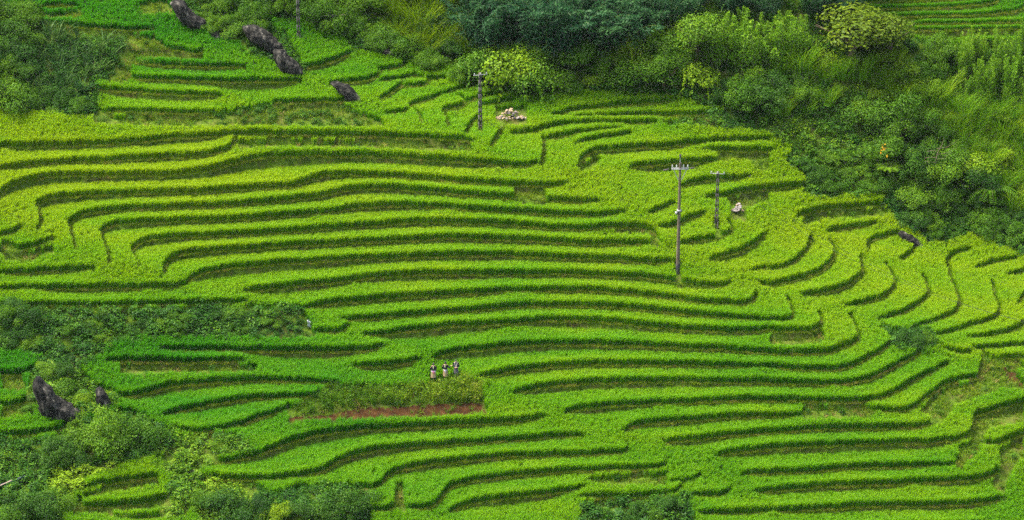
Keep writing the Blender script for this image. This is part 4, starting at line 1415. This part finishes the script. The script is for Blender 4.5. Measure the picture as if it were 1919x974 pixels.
rock(727, 108, 34, 22, 15, 16, 'dark rock half hidden under the bushes at the top')
rock(455, 892, 22, 14, 10, 17, 'small grey rock on the grassy slope beside the short paddies')
rock(365, 895, 20, 20, 0, 18, 'brown rock at the end of a lower paddy')
rock(1122, 440, 24, 9, 0, 19, 'low grey rock set in a paddy bank')
rock(1284, 180, 14, 8, 10, 20, 'pale grey rock at the edge of the back paddies')
rock(1405, 335, 12, 10, 0, 22, 'small pale round rock beside the paddies under the hill', mat=M_STONE_GREY)
rock(1740, 700 - 240, 14, 8, 0, 23, 'small rock against the dark split rock')


def heap(u, v, w_px, h_px, n, seed, mats, label, group):
    r = np.random.default_rng(seed)
    m = float(mpp(u, v)); g = ground_at(u, v)
    for k in range(n):
        t = r.uniform(-1, 1); lay = r.uniform(0, 1) * (1 - abs(t)) ** 0.8
        s_ = r.uniform(2.0, 4.4) * m
        o = bpy.data.objects.new('stone', rock_mesh('stone', seed * 50 + k, (s_ * 1.2, s_, s_ * .75), cuts=9, rough=.1, sub=2, mat=mats[k % len(mats)]))
        COL.objects.link(o)
        o.location = (g[0] + t * w_px * m / 2, g[1] + r.uniform(-.7, .5) * (1 - abs(t)) - .1 + lay * .35, g[2] + s_ * .4 + lay * h_px * m)
        o.rotation_euler = tuple(r.uniform(-.5, .5, 2)) + (r.uniform(0, 6.28),)
        tag(o, label, 'stone', group)


heap(958, 222, 58, 17, 60, 2, [M_STONE, M_STONE, M_STONE_GREY], 'pale broken stone in the heap near the creeper mounds', 'stones heaped near the creeper mounds')
heap(1383, 392, 20, 12, 26, 3, [M_STONE, M_STONE_GREY, M_STONE_GREY], 'pale broken stone in the small heap near the short pole', 'stones heaped near the short pole')

# ---------------------------------------------------------------- poles and wires
M_CONC = noise_material('weathered_concrete', [(0.3, (0.09, 0.070, 0.052)), (0.6, (0.16, 0.13, 0.10)), (0.8, (0.25, 0.215, 0.17))], 5, stretch=(1, 1, .2))
M_CONC_DARK = noise_material('stained_concrete', [(0.3, (0.045, 0.042, 0.05)), (0.6, (0.10, 0.095, 0.10)), (0.8, (0.20, 0.19, 0.18))], 5, stretch=(1, 1, .3))
M_STEEL = noise_material('galvanised_steel', [(0.3, (0.20, 0.21, 0.22)), (0.7, (0.32, 0.33, 0.34))], 8, rough=0.5)
M_PORC = noise_material('white_porcelain', [(0.3, (0.40, 0.42, 0.42)), (0.7, (0.55, 0.55, 0.54))], 8, rough=0.25)
M_WIRE = noise_material('cable', [(0.3, (0.02, 0.03, 0.02)), (0.7, (0.04, 0.05, 0.04))], 8)


def root(name, loc, rz=0.0):
    o = bpy.data.objects.new(name, None); COL.objects.link(o)
    o.location = loc; o.rotation_euler = (0, 0, rz); o.empty_display_size = .2
    return o


def part(name, vft, mat, parent, smooth=False):
    return mesh_obj(name, vft[0], vft[1], mat, parent=parent, smooth=smooth)


def lattice_pole(u, v, h, label, arm=True, rz=0.0):
    o = root('power_pole', ground_at(u, v), rz)
    rails = []
    for sx in (-1, 1):
        f = np.linspace(-0.4, 1, 9)
        n = 8
        for k in range(n):
            z0, z1 = h * k / n - (0.5 if k == 0 else 0), h * (k + 1) / n
            t0 = .13 - .045 * k / n
            rails.append(box(sx * (t0 - 0.025), 0, (z0 + z1) / 2, .065, .18 - .05 * k / n, z1 - z0 - 0.004))
    part('shaft', join(rails), M_CONC_DARK, o)
    rg = [box(0, 0, h * (k + .5) / 11, .16 - .006 * k, .10, .22 if k % 2 else .13) for k in range(11)] + [box(0, 0, h - .06, .20, .16, .12)]
    part('cross_bars', join(rg), M_CONC, o)
    if arm:
        part('crossarm', box(0, -.13, h - .12, 1.15, .045, .045), M_STEEL, o)
        for x in (-.5, 0, .5):
            f = np.linspace(0, 1, 6)
            part('insulator', tube(np.c_[np.full(6, x), np.full(6, -.13), h - .09 + .16 * f], [.02, .045, .035, .05, .03, .02], 8), M_PORC, o, True)
    return tag(o, label, 'power pole')


def px_h(u, v, px):
    return px * float(mpp(u, v)) / math.cos(PITCH)


lattice_pole(900, 237, px_h(900, 237, 102), 'lattice concrete pole with three white insulators near the pale stone heap', rz=.3)
lattice_pole(1342, 424, px_h(1342, 424, 104), 'short lattice concrete pole with a crossarm above a curved valley paddy', rz=-.2)
lattice_pole(559, 78, px_h(559, 78, 120), 'lattice concrete pole at the top edge below the bushes', arm=True, rz=.2)
# the tall round pole
g = ground_at(1271, 507)
H = px_h(1271, 507, 204)
o = root('power_pole', g)
f = np.linspace(0, 1, 14)
part('shaft', tube(np.c_[0 * f, 0 * f, -.5 + (H + .5) * f], .150 - .062 * f, 12), M_CONC, o, True)
part('base_sleeve', tube(np.c_[[0, 0], [0, 0], [-.4, .75]], [.162, .160], 12), M_CONC_DARK, o, True)
part('crossarm', join([box(0, -.11, H - .50, 1.3, .06, .06), box(0, .11, H - .50, 1.3, .06, .06)]), M_STEEL, o)
part('brace', join([tube([[sx * .5, -.11, H - .52], [sx * .12, -.12, H - 1.35]], .03, 5) for sx in (-1, 1)]), M_STEEL, o)
part('ridge_pin', tube(np.c_[np.zeros(5), np.zeros(5), H - .1 + np.linspace(0, .62, 5)], [.035, .035, .03, .03, .03], 6), M_STEEL, o)
for x in (-.58, -.26, .26, .58):
    part('insulator', tube(np.c_[np.full(6, x), np.zeros(6), H - .44 + .28 * np.linspace(0, 1, 6)], [.025, .055, .04, .055, .035, .02], 8), M_PORC, o, True)
part('insulator', tube(np.c_[np.zeros(6), np.zeros(6), H + .38 + .30 * np.linspace(0, 1, 6)], [.04, .085, .06, .09, .06, .03], 8), M_CONC_DARK, o, True)
for x, y in ((-1.3, -.3), (1.1, .25)):
    part('strain_insulator', tube([[x * .66, y * .3, H - .5], [x * .8, y * .6, H - .53], [x, y, H - .52]], [.045, .06, .03], 6), M_CONC_DARK, o, True)
part('clamp', join([box(0, -.02, H * .57, .33, .33, .12), box(-.22, -.1, H * .55, .16, .2, .2)]), M_STEEL, o)
tag(o, 'tall round concrete pole with a steel crossarm standing at the end of the long paddies', 'power pole')
TALL_TOP = np.array(g) + [0, 0, H - .3]
g3 = ground_at(1342, 424); P3_TOP = np.array(g3) + [0, 0, px_h(1342, 424, 104) + .1]
WIRES = [(P3_TOP + [-.5, -.1, 0], np.array(ground_at(2060, 800)) + [-.5, 0, 7.6], 2.6, 'upper black cable crossing the valley paddies from the short pole'),
         (P3_TOP + [.5, -.1, 0], np.array(ground_at(2060, 800)) + [.5, 0, 7.2], 2.6, 'lower black cable crossing the valley paddies from the short pole'),
         (TALL_TOP + [.9, 0, .1], P3_TOP + [0, -.1, 0], .35, 'black cable from the tall round pole to the short lattice pole')]
for a_, b_, sag, lb in WIRES:
    f = np.linspace(0, 1, 40)[:, None]
    path = a_ * (1 - f) + b_ * f - np.array([0, 0, 1.0]) * (4 * sag * f * (1 - f))
    w = mesh_obj('cable', *tube(path, .010, 5)[:2], M_WIRE)
    tag(w, lb, 'cable')

# ---------------------------------------------------------------- the three people
M_SKIN = noise_material('skin', [(0.3, (0.36, 0.20, 0.12)), (0.7, (0.44, 0.26, 0.17))], 10, rough=.6)
M_NAVY = noise_material('indigo_cloth', [(0.3, (0.006, 0.008, 0.016)), (0.7, (0.014, 0.018, 0.034))], 14)
M_PALE = noise_material('pale_cloth', [(0.3, (0.34, 0.32, 0.29)), (0.7, (0.46, 0.44, 0.41))], 16)
M_BEIGE = noise_material('beige_cloth', [(0.3, (0.26, 0.18, 0.085)), (0.5, (0.36, 0.27, 0.14)), (0.7, (0.44, 0.35, 0.20))], 9, stretch=(2, 2, .4))
M_PINK = noise_material('pink_cloth', [(0.4, (0.42, 0.03, 0.15)), (0.6, (0.65, 0.12, 0.32))], 12)
M_LAV = noise_material('lilac_sash', [(0.4, (0.50, 0.36, 0.52)), (0.6, (0.72, 0.60, 0.70))], 14)
M_EMB = noise_material('embroidered_panel', [(0.35, (0.20, 0.26, 0.05)), (0.55, (0.55, 0.56, 0.30)), (0.75, (0.72, 0.72, 0.62))], 20)
M_HAIR = noise_material('black_hair', [(0.3, (0.006, 0.005, 0.005)), (0.7, (0.02, 0.016, 0.014))], 20, rough=.5)
M_PRINT = noise_material('printed_cloth', [(0.35, (0.03, 0.03, 0.05)), (0.55, (0.12, 0.10, 0.14)), (0.7, (0.35, 0.30, 0.32))], 22)


def ring_loft(rings, n=18):
    """rings: (cx, cy, cz, rx, ry) from bottom to top, closed at neither end"""
    th = np.arange(n) * 2 * math.pi / n
    V = np.concatenate([np.c_[cx + rx * np.cos(th), cy + ry * np.sin(th), np.full(n, cz)] for cx, cy, cz, rx, ry in rings])
    F_ = np.array([[i * n + k, i * n + (k + 1) % n, (i + 1) * n + (k + 1) % n, (i + 1) * n + k] for i in range(len(rings) - 1) for k in range(n)])
    return V, F_, None


def body_mesh(parent, arms, mat):
    """one continuous figure grown from a skeleton; arms: per side (elbow, wrist, finger direction)"""
    V = [(0, 0, .80), (0, .005, .96), (0, 0, 1.12), (0, -.005, 1.23), (0, .0, 1.285), (0, .012, 1.335), (0, .012, 1.40), (0, .005, 1.455)]
    R = [(.135, .10), (.115, .085), (.14, .095), (.10, .07), (.046, .046), (.055, .062), (.070, .083), (.055, .068)]
    E = [(i, i + 1) for i in range(7)]

    def add(p_, r_, par):
        V.append(tuple(p_)); R.append((r_, r_) if np.isscalar(r_) else r_); E.append((par, len(V) - 1)); return len(V) - 1
    add((0, .088, 1.385), .014, 6)                                    # nose
    for sx, (el, wr, fd) in zip((-1, 1), arms):
        sh = add((sx * .155, -.005, 1.215), .052, 3)
        e_ = add(el, .038, sh); w_ = add(wr, .026, e_)
        fd = Vector(fd).normalized(); sd_ = fd.cross(Vector((0, 0, 1))).normalized(); up = sd_.cross(fd)
        pm = Vector(wr) + fd * .055
        p_ = add(pm, (.034, .016), w_)
        for k, L in enumerate((.058, .068, .064, .050)):
            b = pm + fd * .028 + sd_ * (k - 1.5) * .019
            q = add(b, .0085, p_)
            q = add(b + fd * L * .5 - up * .006, .0080, q)
            add(b + fd * L * .9 - up * .022, .0065, q)
        t_ = add(Vector(wr) + fd * .03 + sd_ * -.038, .010, w_)
        add(Vector(wr) + fd * .065 + sd_ * -.058, .008, t_)
        hp = add((sx * .082, 0, .74), .085, 0)
        kn = add((sx * .085, .018, .42), .056, hp)
        an = add((sx * .088, -.005, .075), .036, kn)
        ft = add((sx * .094, .07, .035), (.036, .028), an)
        add((sx * .098, .14, .022), (.030, .016), ft)
    me = bpy.data.meshes.new('body')
    me.from_pydata(V, E, [])
    o = bpy.data.objects.new('body', me)
    COL.objects.link(o)
    sk = o.modifiers.new('skin', 'SKIN')
    for k, d in enumerate(me.skin_vertices[0].data if me.skin_vertices else []):
        d.radius = R[k]
    if not me.skin_vertices:
        bm = bmesh.new(); bm.from_mesh(me); lay = bm.verts.layers.skin.verify()
        for k, vv_ in enumerate(bm.verts):
            vv_[lay].radius = R[k]; vv_[lay].use_root = (k == 0)
        bm.to_mesh(me); bm.free()
    sk.use_smooth_shade = True
    sb = o.modifiers.new('subd', 'SUBSURF'); sb.levels = 1; sb.render_levels = 2
    dg = bpy.context.evaluated_depsgraph_get()
    me2 = bpy.data.meshes.new_from_object(o.evaluated_get(dg))
    bpy.data.objects.remove(o)
    me2.materials.clear(); me2.materials.append(mat)
    me2.name = 'body'
    me2.polygons.foreach_set('use_smooth', np.ones(len(me2.polygons), bool))
    b = bpy.data.objects.new('body', me2); COL.objects.link(b); b.parent = parent
    return b


def person(u, v, yaw, arms, style, label, lift=0.0):
    g_ = ground_at(u, v)
    o = root('person', (g_[0], g_[1], g_[2] + lift), yaw)
    o.scale = (.92, .92, 1.0)
    body_mesh(o, arms, M_SKIN)
    jk = [(0, 0, .78, .185, .135), (0, 0, .86, .172, .125), (0, 0, .95, .160, .118), (0, 0, 1.08, .178, .122), (0, -.003, 1.18, .186, .115), (0, -.004, 1.235, .150, .095), (0, -.003, 1.27, .085, .07), (0, 0, 1.29, .060, .060)]
    sl = [ring_loft(jk, 20)]
    sl[0] = (*sl[0][:2], np.zeros(len(sl[0][0])))
    for sx, (el, wr, fd) in zip((-1, 1), arms):
        sh = np.array([sx * .135, -.005, 1.225]); el, wr = np.array(el), np.array(wr)
        path = [sh, sh * .75 + el * .25 + [sx * .02, 0, 0], sh * .35 + el * .65, el, el * .6 + wr * .4, el * .15 + wr * .85]
        sl.append(tube(path, [.070, .074, .062, .056, .054, .052], 10))
    part('jacket', join(sl), M_NAVY, o, True)
    if style == 'front':
        part('skirt', ring_loft([(0, 0, .44, .200, .165), (0, 0, .55, .190, .150), (0, 0, .70, .172, .135), (0, 0, .83, .165, .125)]), M_PRINT, o, True)
        part('waist_band', ring_loft([(0, 0, .84, .188, .140), (0, 0, .90, .184, .137)]), M_PALE, o, True)
        m_ = [tube([[sx * .105, .095, 1.255], [sx * .070, .128, 1.12], [sx * .030, .140, .98], [sx * .018, .142, .90]], [.030, .034, .030, .022], 8) for sx in (-1, 1)]
        m_.append(tube([[-.105, .095, 1.255], [-.06, -.075, 1.27], [.06, -.075, 1.27], [.105, .095, 1.255]], .026, 8))
        part('collar_scarf', join(m_), M_PALE, o, True)
        part('leggings', join([tube([[sx * .087, -.002, .085], [sx * .086, .008, .25], [sx * .085, .018, .42], [sx * .084, .012, .50]], [.044, .062, .068, .076], 10) for sx in (-1, 1)]), M_PRINT, o, True)
    else:
        part('skirt', ring_loft([(0, 0, .34, .205, .165), (0, 0, .42, .200, .160), (0, 0, .60, .185, .148), (0, 0, .80, .180, .136)]), M_BEIGE, o, True)
        part('sash', ring_loft([(0, 0, .79, .190, .143), (0, 0, .84, .194, .146), (0, 0, .90, .180, .134)]), M_LAV if style == 'pink' else M_PALE, o, True)
        part('sash_knot', tube([[-.05, -.150, .86], [0, -.168, .83], [.03, -.166, .74], [.045, -.170, .64]], [.03, .045, .036, .02], 8), M_PINK if style == 'pink' else M_LAV, o, True)
        part('back_panel', tube([[0, -.085, 1.29], [0, -.118, 1.20], [0, -.132, 1.10], [0, -.130, 1.03]], [.040, .042, .040, .026], 8), M_EMB, o, True)
        part('leggings', join([tube([[sx * .087, -.002, .085], [sx * .086, .008, .25], [sx * .085, .018, .42]], [.044, .062, .068], 10) for sx in (-1, 1)]), M_NAVY, o, True)
    # hair: a cap that leaves the face free, with a bun
    n = 16
    V, Fq = [], []
    for i in range(7):
        ph = math.radians(95 - 95 * i / 6)
        for k in range(n):
            th = 2 * math.pi * k / n
            fr = max(0.0, math.sin(th))
            z = 1.405 + .098 * math.cos(math.pi / 2 - (math.radians(90) - ph)) if False else 1.405 + .098 * math.sin(math.radians(90) * i / 6) - .045 * (1 - i / 6) * (1 - fr) + .030 * (1 - i / 6) * fr
            rr = math.cos(math.radians(90) * i / 6)
            V.append((.080 * rr * math.cos(th), .006 + .092 * rr * math.sin(th) - .006, z))
    for i in range(6):
        for k in range(n):
            Fq.append([i * n + k, i * n + (k + 1) % n, (i + 1) * n + (k + 1) % n, (i + 1) * n + k])
    bun = tube([[0, -.085, 1.41], [0, -.115, 1.43], [0, -.135, 1.44], [0, -.15, 1.445]], [.03, .045, .04, .012], 8)
    part('hair', join([(np.array(V), np.array(Fq), np.zeros(len(V))), bun]), M_HAIR, o, True)
    part('eyes', join([tube([[sx * .027, .084, 1.408], [sx * .027, .092, 1.408]], [.011, .008], 6) for sx in (-1, 1)]), M_HAIR, o, True)
    return tag(o, label, 'person', 'women standing on the paddy edge')


CLASP = (((-.245, .01, 1.0), (-.085, .165, .93), (.75, .55, -.1)), ((.245, .01, 1.0), (.085, .165, .93), (-.75, .55, -.1)))
person(813.5, 717, .05, CLASP, 'pink', 'person seen from behind in a dark jacket, beige skirt and pink sash knot', .30)
person(836, 716, -.25, (((-.25, -.03, 1.0), (-.21, .10, .86), (.3, .6, -.5)), ((.27, .02, 1.02), (.40, .17, 1.10), (.5, .6, .4))), 'lilac', 'person seen from behind in a dark jacket and beige skirt with one forearm held out', .30)
person(854, 709, math.pi - .1, CLASP, 'front', 'person facing the valley with white collar and belt over dark printed skirt', .30)

# ---------------------------------------------------------------- small things
M_PLASTIC = noise_material('white_plastic', [(0.3, (0.6, 0.65, 0.72)), (0.7, (0.8, 0.82, 0.85))], 5, rough=.4)
M_HOSE = noise_material('blue_hose', [(0.3, (0.010, 0.025, 0.045)), (0.7, (0.02, 0.05, 0.075))], 3, rough=.4)
M_WOOD = noise_material('pale_wood', [(0.3, (0.28, 0.20, 0.14)), (0.7, (0.48, 0.38, 0.30))], 6, stretch=(.2, 1, 1))
M_YEL = noise_material('yellow_leaf', [(0.3, (0.30, 0.16, 0.008)), (0.7, (0.42, 0.24, 0.012))], 5)
M_DRY = noise_material('dead_branch', [(0.3, (0.10, 0.08, 0.05)), (0.7, (0.22, 0.18, 0.13))], 5)


def crumpled(u, v, w, h, label):
    r = np.random.default_rng(3)
    n = 9
    V = [[(i / (n - 1) - .5) * w + r.normal(0, .02), r.normal(0, .07) - .1, .25 + (j / (n - 1)) * h - (i / (n - 1)) * h * .4 + r.normal(0, .02)] for j in range(n) for i in range(n)]
    o_ = mesh_obj('plastic_scrap', np.array(V) + ground_at(u, v), grid_faces(n, n), M_PLASTIC)
    md = o_.modifiers.new('thickness', 'SOLIDIFY'); md.thickness = .02
    return tag(o_, label, 'plastic')


crumpled(581, 610, .26, .5, 'white plastic scrap caught on the corner of a weedy bank')


def rod(name, ends, rad, mat, label, cat, lift=.12, n=14, sag=0.0):
    a_, b_ = [np.array(ground_at(*e)) + [0, 0, lift] for e in ends]
    f_ = np.linspace(0, 1, n)[:, None]
    path = a_ * (1 - f_) + b_ * f_ + np.c_[0 * f_, 0 * f_, sag * np.sin(f_ * math.pi)]
    return tag(mesh_obj(name, *tube(path, rad, 8)[:2], mat, smooth=True), label, cat)


rod('wooden_pole', ((604, 61), (657, 58)), .07, M_WOOD, 'pale wooden pole lying on the bushes below the top edge', 'pole', lift=1.3)
rod('pale_stick', ((-8, 948), (24, 932)), .035, M_WOOD, 'pale stick lying beside the lowest corner bush', 'stick', lift=1.2)
hp = [(-20, 924), (0, 918), (12, 913), (25, 909), (38, 906), (50, 903)]
f = np.array([np.array(ground_at(*e)) + [0, 0, .45] for e in hp])
f = np.stack([np.interp(np.linspace(0, 5, 30), np.arange(6), f[:, k]) for k in range(3)], 1)
tag(mesh_obj('hose', *tube(f, .09, 8)[:2], M_HOSE, smooth=True), 'dark blue hose running along the dirt path edge', 'hose')

r_ = np.random.default_rng(8)
g = ground_at(1648, 300)
c = r_.normal(0, .16, (14, 3)) * [1, .6, 1.6]
v_, f_, t_ = leaves(r_, c, r_.normal(0, 1, (14, 3)) + [0, -1, .3], .22, .13)
tag(mesh_obj('yellow_leaves', v_ + g + [0, -2.6, 1.9], f_, M_YEL), 'golden yellow dead leaves hanging in the dark thicket', 'leaves')
g = np.array(ground_at(1745, 318)) + [0, -1.6, 1.4]
br = [tube([[0, 0, -1.4], [.05, -.1, 0], [.2, -.2, .9], [.5, -.2, 1.5], [.6, -.2, 2.1]], [.04, .035, .03, .02, .008], 6)]
for az, h0, L in ((2.9, -.1, 1.5), (2.6, .3, 1.2), (.3, .6, 1.7), (.1, 1.1, 1.6), (-.4, .2, 1.2), (3.4, .9, .9)):
    br.append(tube([[.1, -.1, h0], [.1 + math.cos(az) * L * .5, -.3, h0 + .12 * L], [.1 + math.cos(az) * L, -.35, h0 + .5 * L * (1 if az < 1 else .1)]], [.02, .015, .006], 5))
v_, f_, t_ = join(br)
tag(mesh_obj('dead_branches', v_ + g, f_, M_DRY, smooth=True), 'bare grey branches sticking out of the grassy thicket', 'branches')


def frond_plant(name, u, v, n, L, W, droop, mt, label, cat, up=.6, seed=4):
    """a plant of few long feathered leaves"""
    r = np.random.default_rng(seed)
    lv, st = [], [tube([[0, 0, -.2], [.03, 0, up * .5], [0, .02, up]], [.05, .045, .035], 6)]
    for k in range(n):
        az = k * 2.4 + r.uniform(-.3, .3); l = L * r.uniform(.75, 1.15)
        f_ = np.linspace(0, 1, 9)
        d_ = np.array([math.cos(az), math.sin(az), 0])
        path = np.array([0, 0, up]) + d_ * (l * f_)[:, None] + np.c_[0 * f_, 0 * f_, l * (.6 * f_ - droop * f_ ** 2)]
        st.append(tube(path, .018 * (1 - .7 * f_), 4))
        sd_ = np.array([-d_[1], d_[0], 0])
        for q in np.linspace(.12, 1, 14):
            b = np.array([np.interp(q, f_, path[:, m_]) for m_ in range(3)])
            for sgn in (-1, 1):
                c_ = (b + sd_ * sgn * W * .5 * math.sin(min(1, q + .2) * 2.6) - [0, 0, .04])[None]
                a_ = sd_ * sgn
                nr_ = np.array([0, 0, 1.0]) + .25 * r.normal(0, 1, 3)
                w_ = W * .8
                v4 = np.array([b, b + a_ * w_ * .5 + d_ * .06, b + a_ * w_ - [0, 0, .12] + d_ * .05, b + a_ * w_ * .5 - d_ * .04])
                lv.append((v4, np.array([[0, 1, 2, 3]]), np.full(4, r.uniform(.3, 1))))
    o_ = root(name, ground_at(u, v))
    part('stem', join(st), M_CULM, o_)
    a4 = join(lv)
    mesh_obj('fronds', a4[0], a4[1], ML[mt], parent=o_, tint=a4[2])
    return tag(o_, label, cat)


frond_plant('banana_plant', 1855, 392, 9, 2.0, .42, .75, 'mid', 'banana like plant with long torn fronds under the hill shoulder', 'plant', up=1.7)
frond_plant('broadleaf_plant', 1665, 340, 8, 1.2, .40, .5, 'mid', 'young pale green plant with spreading leaves in the weedy hollow', 'plant', up=1.2, seed=9)
frond_plant('fern', 158, 765, 9, 1.0, .25, .7, 'bright', 'bright fern between the pointed black rock and the big slab', 'plant', up=.3, seed=11)
frond_plant('fern', 78, 682, 8, .9, .25, .6, 'bright', 'bright fern growing above the black rock fin', 'plant', up=.3, seed=12)

haze_box()
